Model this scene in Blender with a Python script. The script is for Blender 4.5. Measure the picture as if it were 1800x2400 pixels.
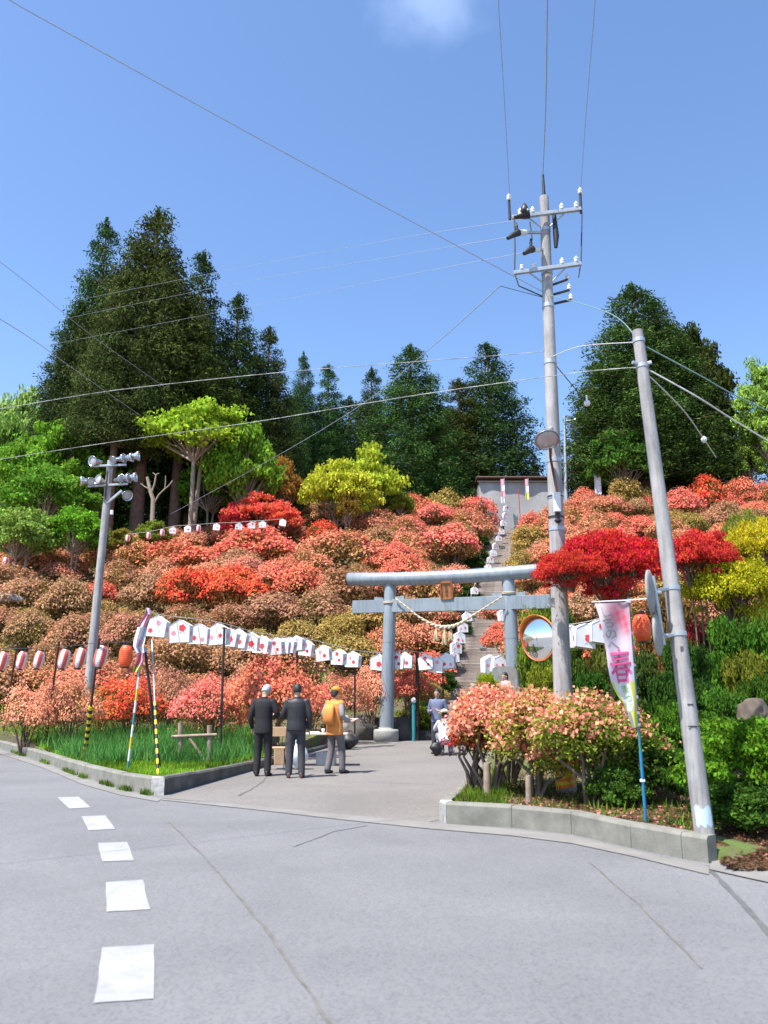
import bpy, bmesh, math, random
import numpy as np
from mathutils import Vector, Matrix, Euler
for o in list(bpy.data.objects): bpy.data.objects.remove(o)
SC = bpy.context.scene
COL = SC.collection
R = math.radians
# ------------------------------------------------------------------ camera
F = 1873.0; PITCH = R(13.0); CAMZ = 1.5
cam = bpy.data.cameras.new('camera'); cam_o = bpy.data.objects.new('camera', cam); COL.objects.link(cam_o)
cam.sensor_fit = 'VERTICAL'; cam.sensor_height = 36; cam.lens = F/2400*36
cam.clip_start = .05; cam.clip_end = 3000
cam_o.location = (0, 0, CAMZ); cam_o.rotation_euler = (R(90)+PITCH, 0, 0)
cam.dof.use_dof = True; cam.dof.focus_distance = 30; cam.dof.aperture_fstop = 2.2
SC.camera = cam_o
# ------------------------------------------------------------------ sky and sun
SUN_EL = R(63); SUN_AZ = math.atan2(-.75, -.62)          # azimuth of the sun: left and behind the camera
SD = Vector((math.cos(SUN_EL)*math.sin(SUN_AZ), math.cos(SUN_EL)*math.cos(SUN_AZ), math.sin(SUN_EL)))
world = bpy.data.worlds.new('World'); SC.world = world; world.use_nodes = True
wn = world.node_tree.nodes; wl = world.node_tree.links; wn.clear()
sky = wn.new('ShaderNodeTexSky'); sky.sky_type = 'NISHITA'; sky.sun_disc = False
sky.sun_elevation = SUN_EL; sky.sun_rotation = SUN_AZ; sky.air_density = 1.0; sky.dust_density = .6; sky.ozone_density = 2.2
sky.altitude = 0
bg = wn.new('ShaderNodeBackground'); bg.inputs[1].default_value = .143
out = wn.new('ShaderNodeOutputWorld')
# a thin wisp of cloud high up, fixed in sky directions
tc = wn.new('ShaderNodeTexCoord')
vdot = wn.new('ShaderNodeVectorMath'); vdot.operation = 'SUBTRACT'
vdot.inputs[1].default_value = (.046, .694, .718)
wl.new(tc.outputs['Generated'], vdot.inputs[0])
vmp = wn.new('ShaderNodeMapping'); vmp.vector_type = 'POINT'
vmp.inputs['Rotation'].default_value = (0, R(38), 0); vmp.inputs['Scale'].default_value = (13, 11, 20)
wl.new(vdot.outputs[0], vmp.inputs[0])
vln = wn.new('ShaderNodeVectorMath'); vln.operation = 'LENGTH'; wl.new(vmp.outputs[0], vln.inputs[0])
cno = wn.new('ShaderNodeTexNoise'); cno.inputs['Scale'].default_value = 14; cno.inputs['Detail'].default_value = 4
wl.new(tc.outputs['Generated'], cno.inputs['Vector'])
cad = wn.new('ShaderNodeMath'); cad.operation = 'MULTIPLY_ADD'; cad.inputs[1].default_value = 1.5
wl.new(cno.outputs[0], cad.inputs[0]); wl.new(vln.outputs['Value'], cad.inputs[2])
cmr = wn.new('ShaderNodeMapRange'); cmr.interpolation_type = 'SMOOTHSTEP'
for k, v in (('From Min', 1.75), ('From Max', .75), ('To Min', 0), ('To Max', .2)): cmr.inputs[k].default_value = v
wl.new(cad.outputs[0], cmr.inputs['Value'])
smx = wn.new('ShaderNodeMix'); smx.data_type = 'RGBA'
smx.inputs['B'].default_value = (5.2, 6.4, 8.4, 1)
hsv = wn.new('ShaderNodeHueSaturation'); hsv.inputs['Hue'].default_value = .503; hsv.inputs['Saturation'].default_value = 1.1; hsv.inputs['Value'].default_value = 1.0
wl.new(sky.outputs[0], hsv.inputs['Color']); wl.new(cmr.outputs[0], smx.inputs['Factor']); wl.new(hsv.outputs[0], smx.inputs['A'])
wl.new(smx.outputs['Result'], bg.inputs[0]); wl.new(bg.outputs[0], out.inputs[0])
sun = bpy.data.lights.new('sun', 'SUN'); sun.energy = 5.0; sun.angle = R(.53); sun.color = (1, .955, .88)
sun_o = bpy.data.objects.new('sun', sun); COL.objects.link(sun_o); sun_o.rotation_euler = SD.to_track_quat('Z', 'Y').to_euler()
sun_o.location = SD*60
SC.view_settings.view_transform = 'Standard'; SC.view_settings.look = 'None'; SC.view_settings.gamma = 1
SC.view_settings.exposure = .95; SC.view_settings.use_curve_mapping = False
SC.render.engine = 'CYCLES'
cy = SC.cycles; cy.max_bounces = 6; cy.diffuse_bounces = 3; cy.glossy_bounces = 3; cy.transmission_bounces = 4; cy.transparent_max_bounces = 4
cy.use_denoising = True; cy.sample_clamp_indirect = 6

# ------------------------------------------------------------------ survey helpers: a sight line of the photograph meets ground, slope or a distance
CT, ST = math.cos(PITCH), math.sin(PITCH)
def ray(px, py):
    u = (px-900)/F; v = (1200-py)/F
    return Vector((u, CT-v*ST, ST+v*CT))
def G(px, py, z=0.0):
    d = ray(px, py); t = (z-CAMZ)/d.z
    return Vector((d.x*t, d.y*t, z))
def D(px, py, Y):
    d = ray(px, py); t = Y/d.y
    return Vector((d.x*t, Y, CAMZ+d.z*t))
def smooth(a, b, x):
    t = np.clip((np.asarray(x, float)-a)/(b-a), 0, 1); return t*t*(3-2*t)
STAIR_A = Vector((3.15, 31.0)); STAIR_B = Vector((11.2, 72.0)); STAIR_W = 2.5; STAIR_N = 99; STAIR_H = 16.4
def hill(x, y):
    x = np.asarray(x, float); y = np.asarray(y, float)
    sx = STAIR_A.x+(y-STAIR_A.y)/(STAIR_B.y-STAIR_A.y)*(STAIR_B.x-STAIR_A.x)
    near = np.exp(-((x-sx)/4.5)**2)
    y0 = 27.0+4.0*near - 5.0*smooth(4.5, 9, x)*(1-smooth(30, 50, y)) 
    yt = 66.0+6.0*smooth(-2, 8, x)-8.0*smooth(-6, -22, x)
    s = .40+.02*smooth(10, 25, x)
    up = np.clip(y-y0, 0, None); top = np.clip(yt-y0, 0, None)
    m = up-3.0*np.logaddexp(0, (up-top)/3.0)+3.0*np.logaddexp(0, -top/3.0)
    m = np.clip(m, 0, None)
    z = s*m + .03*np.clip(y-yt, 0, 60)
    z = z + .25*np.sin(x*.55+y*.21)*np.sin(y*.37-x*.13)*smooth(1, 6, up)
    z = z - .35*np.exp(-((x-sx)/1.5)**2)*smooth(0, 1, up)
    return z - .25 + .25*smooth(0, 3, up)
def HZ(x, y): return float(hill(x, y))
def bedz(x, y):
    z = .2 + .09*max(0.0, y-20.0)*(1 if x > 0 else .6)
    if x > 2.2:                                 # the bed runs out to street level right of the leaning pole
        e = max(0.0, min(1.0, (y-7.9+.25*max(0, x-3.6))/.9)) if x > 3.05 else 1.0
        z = .012+(z-.012)*e
    return z
def HP(px, py):                       # where a sight line meets the hillside
    d = ray(px, py)
    if d.y <= 0: return None
    y = 26.0
    while y < 120:
        t = y/d.y
        if CAMZ+d.z*t <= HZ(d.x*t, y): return Vector((d.x*t, y, HZ(d.x*t, y)))
        y += .15
    return None
# ------------------------------------------------------------------ object helpers
def tagm(o, label=None, cat=None, group=None, kind=None):
    if label: o['label'] = label
    if cat: o['category'] = cat
    if group: o['group'] = group
    if kind: o['kind'] = kind
    return o
def thing(name, label, cat, loc=(0, 0, 0), rotz=0, group=None):
    o = bpy.data.objects.new(name, None); COL.objects.link(o); o.location = loc; o.rotation_euler = (0, 0, rotz)
    o.empty_display_size = .2
    return tagm(o, label, cat, group)
def link(name, me, parent=None, loc=None):
    o = bpy.data.objects.new(name, me); COL.objects.link(o)
    if parent is not None: o.parent = parent
    if loc is not None: o.location = loc
    return o
def copy_tree(o, parent=None):
    c = o.copy(); COL.objects.link(c)
    if parent is not None: c.parent = parent
    for ch in list(o.children): copy_tree(ch, c)
    return c
class MB:
    """collects shapes; build() links them as one mesh object"""
    def __init__(s): s.v = []; s.f = []; s.m = []; s.mats = []; s.cur = 0; s.sm = []
    def mat(s, m):
        if m not in s.mats: s.mats.append(m)
        s.cur = s.mats.index(m); return s
    def add(s, vs, fs, smooth=False):
        b = len(s.v); s.v += [tuple(x) for x in vs]
        for f in fs: s.f.append(tuple(b+i for i in f)); s.m.append(s.cur); s.sm.append(smooth)
        return s
    def box(s, c, size, rot=None, taper=1.0):
        hx, hy, hz = size[0]/2, size[1]/2, size[2]/2
        vs = []
        for z in (-1, 1):
            k = taper if z > 0 else 1
            for x, y in ((-1, -1), (1, -1), (1, 1), (-1, 1)): vs.append(Vector((x*hx*k, y*hy*k, z*hz)))
        if rot is not None: vs = [rot @ v for v in vs]
        c = Vector(c)
        return s.add([v+c for v in vs], [(3, 2, 1, 0), (4, 5, 6, 7), (0, 1, 5, 4), (1, 2, 6, 5), (2, 3, 7, 6), (3, 0, 4, 7)])
    def bbox(s, c, size, bev=.01, rot=None):
        """box with bevelled edges"""
        bm = bmesh.new(); bmesh.ops.create_cube(bm, size=1)
        for v in bm.verts: v.co = Vector((v.co.x*size[0], v.co.y*size[1], v.co.z*size[2]))
        bmesh.ops.bevel(bm, geom=list(bm.edges), offset=bev, segments=2, affect='EDGES', profile=.6)
        bm.verts.index_update(); c = Vector(c)
        vs = [((rot @ v.co) if rot is not None else v.co)+c for v in bm.verts]
        fs = [[v.index for v in f.verts] for f in bm.faces]; bm.free()
        return s.add(vs, fs)
    def tube(s, pts, rad, n=8, caps=True, smooth=True):
        pts = [Vector(p) for p in pts]
        if not hasattr(rad, '__len__'): rad = [rad]*len(pts)
        vs = []; fs = []; prev = None
        for i, p in enumerate(pts):
            t = (pts[min(i+1, len(pts)-1)]-pts[max(i-1, 0)])
            t = t.normalized() if t.length > 1e-9 else Vector((0, 0, 1))
            if prev is None:
                a = t.orthogonal().normalized()
            else:
                a = prev-t*prev.dot(t); a = a.normalized() if a.length > 1e-6 else t.orthogonal().normalized()
            prev = a; b = t.cross(a)
            for k in range(n):
                an = 2*math.pi*k/n; vs.append(p+(a*math.cos(an)+b*math.sin(an))*rad[i])
        for i in range(len(pts)-1):
            for k in range(n):
                k2 = (k+1) % n; fs.append((i*n+k, i*n+k2, (i+1)*n+k2, (i+1)*n+k))
        s.add(vs, fs, smooth)
        if caps:
            s.add(vs[:n], [tuple(range(n))[::-1]]); s.add(vs[-n:], [tuple(range(n))])
        return s
    def cyl(s, p0, p1, r0, r1=None, n=12, caps=True): return s.tube([p0, p1], [r0, r0 if r1 is None else r1], n, caps)
    def rings(s, rings, n=14, smooth=True, caps=True):
        """rings: (centre, a-vector, b-vector)"""
        vs = []; fs = []
        for c, a, b in rings:
            c, a, b = Vector(c), Vector(a), Vector(b)
            for k in range(n):
                an = 2*math.pi*k/n; vs.append(c+a*math.cos(an)+b*math.sin(an))
        for i in range(len(rings)-1):
            for k in range(n):
                k2 = (k+1) % n; fs.append((i*n+k, i*n+k2, (i+1)*n+k2, (i+1)*n+k))
        if caps: fs.append(tuple(range(n))[::-1]); fs.append(tuple(range(len(vs)-n, len(vs))))
        return s.add(vs, fs, smooth)
    def lathe(s, prof, n=16, c=(0, 0, 0), rot=None, smooth=True):
        vs = []; fs = []; c = Vector(c)
        for r, z in prof:
            for k in range(n):
                an = 2*math.pi*k/n; v = Vector((r*math.cos(an), r*math.sin(an), z))
                vs.append((rot @ v if rot is not None else v)+c)
        for i in range(len(prof)-1):
            for k in range(n):
                k2 = (k+1) % n; fs.append((i*n+k, i*n+k2, (i+1)*n+k2, (i+1)*n+k))
        if prof[0][0] > 1e-4: fs.append(tuple(range(n))[::-1])
        if prof[-1][0] > 1e-4: fs.append(tuple(range(len(vs)-n, len(vs))))
        return s.add(vs, fs, smooth)
    def ball(s, c, r, n=10, m=7, rot=None):
        rx, ry, rz = r if hasattr(r, '__len__') else (r, r, r)
        c = Vector(c); vs = []; fs = []
        for i in range(m+1):
            th = math.pi*i/m
            for k in range(n):
                an = 2*math.pi*k/n
                v = Vector((rx*math.sin(th)*math.cos(an), ry*math.sin(th)*math.sin(an), -rz*math.cos(th)))
                vs.append((rot @ v if rot is not None else v)+c)
        for i in range(m):
            for k in range(n):
                k2 = (k+1) % n; fs.append((i*n+k, i*n+k2, (i+1)*n+k2, (i+1)*n+k))
        return s.add(vs, fs, True)
    def poly(s, pts): return s.add(pts, [tuple(range(len(pts)))])
    def mesh(s, name, off=(0, 0, 0)):
        me = bpy.data.meshes.new(name); off = Vector(off)
        me.from_pydata([Vector(v)-off for v in s.v], [], s.f)
        for m in s.mats: me.materials.append(m)
        me.polygons.foreach_set('material_index', s.m); me.polygons.foreach_set('use_smooth', s.sm)
        me.update(); return me
    def build(s, name, parent=None, off=None, loc=None):
        if off is None: off = parent.matrix_basis.translation if parent is not None else (0, 0, 0)
        return link(name, s.mesh(name, off), parent, loc)
def remeshed(mb, name, voxel, mat, parent, it=4, local=True):
    me = mb.mesh(name+'_src', (0, 0, 0) if local else parent.location)
    o = bpy.data.objects.new('tmp', me); COL.objects.link(o)
    m = o.modifiers.new('r', 'REMESH'); m.mode = 'VOXEL'; m.voxel_size = voxel; m.use_smooth_shade = True
    if it:
        sm = o.modifiers.new('s', 'SMOOTH'); sm.iterations = it; sm.factor = .5
    dg = bpy.context.evaluated_depsgraph_get()
    ne = bpy.data.meshes.new_from_object(o.evaluated_get(dg)); ne.name = name
    bpy.data.objects.remove(o); bpy.data.meshes.remove(me)
    ne.materials.clear(); ne.materials.append(mat)
    for p in ne.polygons: p.use_smooth = True
    return link(name, ne, parent)
# ------------------------------------------------------------------ materials
def mk(name):
    m = bpy.data.materials.new(name); m.use_nodes = True; n = m.node_tree.nodes; n.clear()
    o = n.new('ShaderNodeOutputMaterial'); return m, n, m.node_tree.links, o
def noise(n, l, scale, detail=4, rough=.6, vec=None, dist=0):
    t = n.new('ShaderNodeTexNoise'); t.inputs['Scale'].default_value = scale; t.inputs['Detail'].default_value = detail
    t.inputs['Roughness'].default_value = rough; t.inputs['Distortion'].default_value = dist
    if vec is not None: l.new(vec, t.inputs['Vector'])
    return t.outputs[0]
def ramp(n, l, src, stops):
    r = n.new('ShaderNodeValToRGB'); e = r.color_ramp.elements
    while len(e) < len(stops): e.new(.5)
    for x, (p, c) in zip(e, stops):
        x.position = p; x.color = (*c, 1) if len(c) == 3 else c
    l.new(src, r.inputs[0]); return r.outputs[0]
def solid(name, c, rough=.6, metal=0, var=.12, scale=8, bump=0, bscale=60, spec=.5, c2=None, streak=0):
    """one colour with patchy wear (noise in object space) and fine relief"""
    m, n, l, o = mk(name); p = n.new('ShaderNodeBsdfPrincipled'); t = n.new('ShaderNodeTexCoord')
    a = tuple(max(0, x*(1-var)) for x in c) if c2 is None else c2
    b = tuple(min(1, x*(1+var*.7)) for x in c)
    col = ramp(n, l, noise(n, l, scale, 6, .65, t.outputs['Object']), [(.3, a), (.68, b)])
    if streak:                                   # rain streaks and grime running down
        mp = n.new('ShaderNodeMapping'); mp.inputs['Scale'].default_value = (1, 1, .09); l.new(t.outputs['Object'], mp.inputs[0])
        sk = ramp(n, l, noise(n, l, 9, 6, .7, mp.outputs[0]), [(.38, (1-streak, 1-streak, 1-streak*.95)), (.56, (1, 1, 1))])
        mx = n.new('ShaderNodeMix'); mx.data_type = 'RGBA'; mx.blend_type = 'MULTIPLY'; mx.inputs['Factor'].default_value = 1
        l.new(col, mx.inputs['A']); l.new(sk, mx.inputs['B']); col = mx.outputs['Result']
    l.new(col, p.inputs['Base Color']); p.inputs['Metallic'].default_value = metal
    p.inputs['Specular IOR Level'].default_value = spec
    rr = n.new('ShaderNodeMapRange'); rr.inputs['To Min'].default_value = max(.03, rough-.1); rr.inputs['To Max'].default_value = min(1, rough+.1)
    l.new(noise(n, l, scale*3, 3, .6, t.outputs['Object']), rr.inputs[0]); l.new(rr.outputs[0], p.inputs['Roughness'])
    if bump:
        bp = n.new('ShaderNodeBump'); bp.inputs['Strength'].default_value = bump; bp.inputs['Distance'].default_value = .01
        l.new(noise(n, l, bscale, 5, .7, t.outputs['Object']), bp.inputs['Height']); l.new(bp.outputs[0], p.inputs['Normal'])
    l.new(p.outputs[0], o.inputs[0]); return m
def leafmat(name, var=.35, hue=.02, trans=.35, big=.9, bigv=.3):
    """foliage: the colour is the object's own colour, each leaf a little different"""
    m, n, l, o = mk(name); oi = n.new('ShaderNodeObjectInfo'); gi = n.new('ShaderNodeNewGeometry'); t = n.new('ShaderNodeTexCoord')
    h = n.new('ShaderNodeHueSaturation'); l.new(oi.outputs['Color'], h.inputs['Color'])
    def mr(src, a, b):
        r = n.new('ShaderNodeMapRange'); r.inputs['To Min'].default_value = a; r.inputs['To Max'].default_value = b; l.new(src, r.inputs[0]); return r.outputs[0]
    l.new(mr(gi.outputs['Random Per Island'], .5-hue, .5+hue), h.inputs['Hue'])
    wn_ = n.new('ShaderNodeTexWhiteNoise'); wn_.noise_dimensions = '1D'; l.new(gi.outputs['Random Per Island'], wn_.inputs['W'])
    mm = n.new('ShaderNodeMath'); mm.operation = 'MULTIPLY'
    bn = n.new('ShaderNodeMapRange'); bn.inputs['From Min'].default_value = .3; bn.inputs['From Max'].default_value = .7
    bn.inputs['To Min'].default_value = 1-bigv; bn.inputs['To Max'].default_value = 1+bigv; l.new(noise(n, l, big, 3, .6, t.outputs['Object']), bn.inputs[0])
    l.new(mr(wn_.outputs[0], 1-var, 1+var), mm.inputs[0]); l.new(bn.outputs[0], mm.inputs[1]); l.new(mm.outputs[0], h.inputs['Value'])
    d = n.new('ShaderNodeBsdfDiffuse'); tr = n.new('ShaderNodeBsdfTranslucent'); mx = n.new('ShaderNodeMixShader'); mx.inputs[0].default_value = trans
    l.new(h.outputs[0], d.inputs[0]); l.new(h.outputs[0], tr.inputs[0]); l.new(d.outputs[0], mx.inputs[1]); l.new(tr.outputs[0], mx.inputs[2])
    l.new(mx.outputs[0], o.inputs[0]); return m
M = {}
M['leaf'] = leafmat('leaf_tissue'); M['petal'] = leafmat('petal_tissue', .28, .016, .3, 1.6, .2)
M['needle'] = leafmat('needle_tissue', .45, .02, .2, .35, .45)
M['grass_blade'] = leafmat('grass_blade', .4, .03, .35, .9, .55)
M['bark'] = solid('bark', (.16, .115, .085), .9, var=.4, scale=6, bump=.6, bscale=25)
M['pale_bark'] = solid('pale_bark', (.30, .24, .18), .9, var=.35, scale=6, bump=.5, bscale=25)
M['cedar_bark'] = solid('cedar_bark', (.20, .125, .095), .9, var=.4, scale=4, bump=.6, bscale=20)
M['concrete'] = solid('kerb_concrete', (.205, .20, .172), .9, var=.22, scale=4, bump=.5, bscale=60, c2=(.135, .132, .112))
M['pole_concrete'] = solid('pole_concrete', (.36, .345, .335), .8, var=.22, scale=2.5, bump=.3, bscale=40, streak=.38)
M['torii_blue'] = solid('torii_paint', (.235, .275, .305), .42, var=.12, scale=1.6, bump=.08, spec=.5, streak=.22)
M['torii_base'] = solid('torii_footing', (.30, .30, .285), .85, var=.15, scale=4, bump=.3)
M['steel'] = solid('galvanised_steel', (.42, .45, .47), .45, .5, var=.2, scale=6)
M['dark_steel'] = solid('dark_steel', (.035, .03, .03), .5, .3, var=.3, scale=6)
M['rust_steel'] = solid('rusty_brown_steel', (.10, .04, .03), .6, .2, var=.35, scale=5)
M['white_paint'] = solid('white_paint', (.74, .74, .74), .6, var=.08, scale=5)
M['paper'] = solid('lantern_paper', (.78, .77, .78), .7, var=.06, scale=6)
M['paper_shade'] = solid('lantern_paper_shaded', (.66, .67, .71), .7, var=.06, scale=6)  # same paper, shade of the side and bottom faces put into its colour
M['red_print'] = solid('red_print', (.72, .05, .06), .7, var=.2, scale=20)
M['pink_print'] = solid('pink_print', (.80, .30, .38), .7, var=.2, scale=20)
M['leaf_print'] = solid('green_print', (.35, .50, .42), .7, var=.2, scale=20)
M['vermilion'] = solid('vermilion_paper', (.80, .10, .025), .5, var=.12, scale=6)
M['lantern_red'] = solid('lantern_red', (.70, .10, .07), .6, var=.12, scale=8)
M['lantern_white'] = solid('lantern_white', (.72, .66, .70), .6, var=.06, scale=8)
M['black'] = solid('black_plastic', (.015, .015, .016), .5, var=.3)
M['yellow'] = solid('yellow_sleeve', (.70, .50, .03), .5, var=.2)
M['rope'] = solid('straw_rope', (.52, .44, .32), .9, var=.25, scale=40, bump=.4, bscale=120)
M['straw'] = solid('straw', (.62, .50, .29), .9, var=.25, scale=40, bump=.4)
M['plaque'] = solid('plaque_wood', (.33, .13, .045), .55, var=.3, scale=9)
M['plaque_dark'] = solid('plaque_frame', (.23, .075, .03), .5, var=.3, scale=9)
M['gold'] = solid('plaque_gold', (.42, .27, .08), .5, .2)
M['end_grain'] = solid('rust_cap', (.07, .035, .03), .7, var=.3)
M['grey_stone'] = solid('grey_stone', (.30, .29, .28), .85, var=.25, scale=5, bump=.4, bscale=45)
M['dark_stone'] = solid('dark_boulder_stone', (.075, .068, .06), .9, var=.45, scale=3, bump=.9, bscale=12)
M['step_stone'] = solid('step_stone', (.26, .22, .19), .9, var=.35, scale=2.2, bump=.4, bscale=30)
M['orange_paint'] = solid('orange_paint', (.80, .22, .03), .4, var=.1)
M['blue_plastic'] = solid('blue_plastic', (.03, .22, .42), .4, var=.15)
M['teal_plastic'] = solid('teal_plastic', (.04, .24, .29), .4, var=.15)
M['porcelain'] = solid('white_porcelain', (.68, .68, .66), .25, var=.08)
M['wood'] = solid('weathered_wood', (.30, .23, .17), .9, var=.35, scale=8, bump=.4)
M['tarp'] = solid('grey_tarp', (.34, .34, .345), .7, var=.12, scale=2, bump=.3, bscale=4)
M['roof_brown'] = solid('roof_sheet', (.16, .09, .075), .7, var=.3)
M['skin'] = solid('skin', (.50, .30, .21), .55, var=.08)
M['lips'] = solid('lips', (.45, .17, .14), .5)
M['eye'] = solid('eye_dark', (.02, .015, .012), .2)
M['grey_hair'] = solid('grey_hair', (.42, .42, .43), .7, var=.3, scale=60, bump=.5, bscale=140)
M['black_hair'] = solid('black_hair', (.02, .017, .016), .5, var=.4, scale=60, bump=.5, bscale=140)
M['suit'] = solid('dark_suit', (.014, .013, .017), .85, var=.2, scale=9, bump=.25, bscale=30)
M['jacket'] = solid('black_jacket', (.022, .021, .026), .55, var=.3, scale=7, bump=.5, bscale=14)
M['trouser'] = solid('dark_trousers', (.014, .013, .016), .85, var=.25, bump=.2, bscale=25)
M['grey_trouser'] = solid('charcoal_trousers', (.04, .04, .048), .85, var=.25, bump=.2, bscale=25)
M['mauve_trouser'] = solid('grey_brown_trousers', (.14, .12, .13), .85, var=.25, bump=.2, bscale=25)
M['shoe'] = solid('black_shoe', (.02, .02, .022), .4)
M['brown_shoe'] = solid('brown_shoe', (.11, .06, .045), .5)
M['orange_cloth'] = solid('orange_cloth', (.70, .25, .055), .8, var=.15, scale=9, bump=.4, bscale=18)
M['orange_cap'] = solid('orange_cap', (.74, .24, .03), .7, var=.12, scale=9)
M['grey_cloth'] = solid('grey_cloth', (.27, .27, .30), .85, var=.15, bump=.3)
M['lavender_cloth'] = solid('pale_lavender_cloth', (.56, .54, .62), .85, var=.1, bump=.3, bscale=18)
M['navy_cloth'] = solid('slate_blue_cloth', (.13, .15, .24), .8, var=.15, bump=.3)
M['pink_cloth'] = solid('salmon_cloth', (.60, .30, .26), .8, var=.12)
M['plastic_bag'] = solid('pale_plastic_bag', (.58, .66, .72), .35, var=.15, bump=.6, bscale=12)
M['carton'] = solid('carton', (.45, .30, .18), .85, var=.15)
M['table_top'] = solid('table_board', (.55, .47, .38), .6, var=.12)
M['silver'] = solid('lamp_reflector', (.60, .62, .65), .25, .85, var=.12)
M['lamp_glass'] = solid('lamp_glass', (.42, .40, .40), .12, 0, var=.15)
M['sticker'] = solid('pale_blue_sticker', (.45, .58, .70), .5)
M['ink'] = solid('faded_ink', (.10, .10, .11), .8)
M['white_cloth'] = solid('white_cloth', (.72, .70, .76), .8, var=.06)
M['red_pole'] = solid('red_pole_paint', (.50, .05, .04), .5)
M['wire'] = solid('cable_sheath', (.05, .05, .055), .6); M['pale_wire'] = solid('weathered_bare_wire', (.30, .34, .40), .5)
M['rope_white'] = solid('pale_rope', (.50, .50, .48), .8)
M['green_tube'] = solid('green_grey_cable', (.16, .26, .25), .6)
# ------------------------------------------------------------------ ground, road, drive
def groundmat():
    m, n, l, o = mk('earth'); p = n.new('ShaderNodeBsdfPrincipled'); t = n.new('ShaderNodeTexCoord'); P = t.outputs['Object']
    c1 = ramp(n, l, noise(n, l, .9, 8, .7, P), [(.30, (.06, .045, .025)), (.47, (.13, .095, .055)), (.56, (.08, .11, .025)), (.72, (.10, .17, .03))])
    l.new(c1, p.inputs['Base Color']); p.inputs['Roughness'].default_value = .95
    b = n.new('ShaderNodeBump'); b.inputs['Strength'].default_value = .8; b.inputs['Distance'].default_value = .05
    l.new(noise(n, l, 9, 6, .7, P), b.inputs['Height']); l.new(b.outputs[0], p.inputs['Normal'])
    l.new(p.outputs[0], o.inputs[0]); return m
def asphalt(name, dark, light, patch, grit=420):
    m, n, l, o = mk(name); p = n.new('ShaderNodeBsdfPrincipled'); t = n.new('ShaderNodeTexCoord'); P = t.outputs['Object']
    base = ramp(n, l, noise(n, l, .45, 7, .62, P, .4), [(.32, dark), (.5, tuple((a+b)/2 for a, b in zip(dark, light))), (.66, light)])
    v = n.new('ShaderNodeTexVoronoi'); v.inputs['Scale'].default_value = grit*.16; l.new(P, v.inputs['Vector'])
    g = ramp(n, l, v.outputs['Color'], [(.1, (.55, .55, .56)), (.5, (1, 1, 1)), (.95, (1.22, 1.19, 1.14))])
    mx = n.new('ShaderNodeMix'); mx.data_type = 'RGBA'; mx.blend_type = 'MULTIPLY'; mx.inputs['Factor'].default_value = .5
    l.new(base, mx.inputs['A']); l.new(g, mx.inputs['B'])
    st = ramp(n, l, noise(n, l, 2.3, 8, .75, P), [(.57, (0, 0, 0)), (.72, (1, 1, 1))])
    mx2 = n.new('ShaderNodeMix'); mx2.data_type = 'RGBA'; mx2.inputs['B'].default_value = (*patch, 1)
    sc = n.new('ShaderNodeMath'); sc.operation = 'MULTIPLY'; sc.inputs[1].default_value = .3; l.new(st, sc.inputs[0]); l.new(sc.outputs[0], mx2.inputs['Factor'])
    l.new(mx.outputs['Result'], mx2.inputs['A']); l.new(mx2.outputs['Result'], p.inputs['Base Color'])
    p.inputs['Roughness'].default_value = .85; p.inputs['Specular IOR Level'].default_value = .3
    b = n.new('ShaderNodeBump'); b.inputs['Strength'].default_value = .45; b.inputs['Distance'].default_value = .006
    l.new(noise(n, l, grit*.5, 3, .6, P), b.inputs['Height']); l.new(b.outputs[0], p.inputs['Normal'])
    l.new(p.outputs[0], o.inputs[0]); return m
M['earth'] = groundmat()
M['asphalt'] = asphalt('asphalt', (.144, .145, .151), (.185, .185, .191), (.20, .193, .185))
M['drive'] = asphalt('worn_drive_surface', (.160, .148, .138), (.203, .188, .175), (.23, .21, .19), 300)
M['seam'] = solid('seam_filler', (.135, .128, .118), .95, var=.3, scale=6)
M['stripe'] = solid('dark_stripe', (.10, .10, .10), .95, var=.3, scale=6)
M['apron'] = solid('pale_apron_concrete', (.195, .185, .172), .95, var=.18, scale=2, bump=.2)
def paintmat():
    m, n, l, o = mk('road_paint'); p = n.new('ShaderNodeBsdfPrincipled'); t = n.new('ShaderNodeTexCoord'); P = t.outputs['Object']
    wear = ramp(n, l, noise(n, l, 26, 8, .78, P), [(.33, (.21, .212, .218)), (.42, (.325, .33, .34)), (.62, (.352, .357, .37))])
    big = ramp(n, l, noise(n, l, 3.1, 5, .6, P), [(.35, (.80, .80, .80)), (.6, (1, 1, 1))]); mx = n.new('ShaderNodeMix'); mx.data_type = 'RGBA'; mx.blend_type = 'MULTIPLY'; mx.inputs['Factor'].default_value = 1
    l.new(wear, mx.inputs['A']); l.new(big, mx.inputs['B']); l.new(mx.outputs['Result'], p.inputs['Base Color']); p.inputs['Roughness'].default_value = .8
    b = n.new('ShaderNodeBump'); b.inputs['Strength'].default_value = .4; b.inputs['Distance'].default_value = .004; l.new(noise(n, l, 200, 3, .6, P), b.inputs['Height']); l.new(b.outputs[0], p.inputs['Normal'])
    l.new(p.outputs[0], o.inputs[0]); return m
M['road_paint'] = paintmat()
def sheet(name, pts, z, mat, label=None, kind='structure', cat=None, res=None):
    mb = MB().mat(mat); mb.poly([Vector((p[0], p[1], z)) for p in pts]); o = mb.build(name); tagm(o, label, cat, None, kind); return o
g = MB().mat(M['asphalt']); g.poly([(-900, -900, 0), (900, -900, 0), (900, 1500, 0), (-900, 1500, 0)])
tagm(g.build('road'), 'pale grey asphalt road', None, None, 'structure')
def xy(px, py, z=0.0):
    v = G(px, py, z); return (v.x, v.y)
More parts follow.
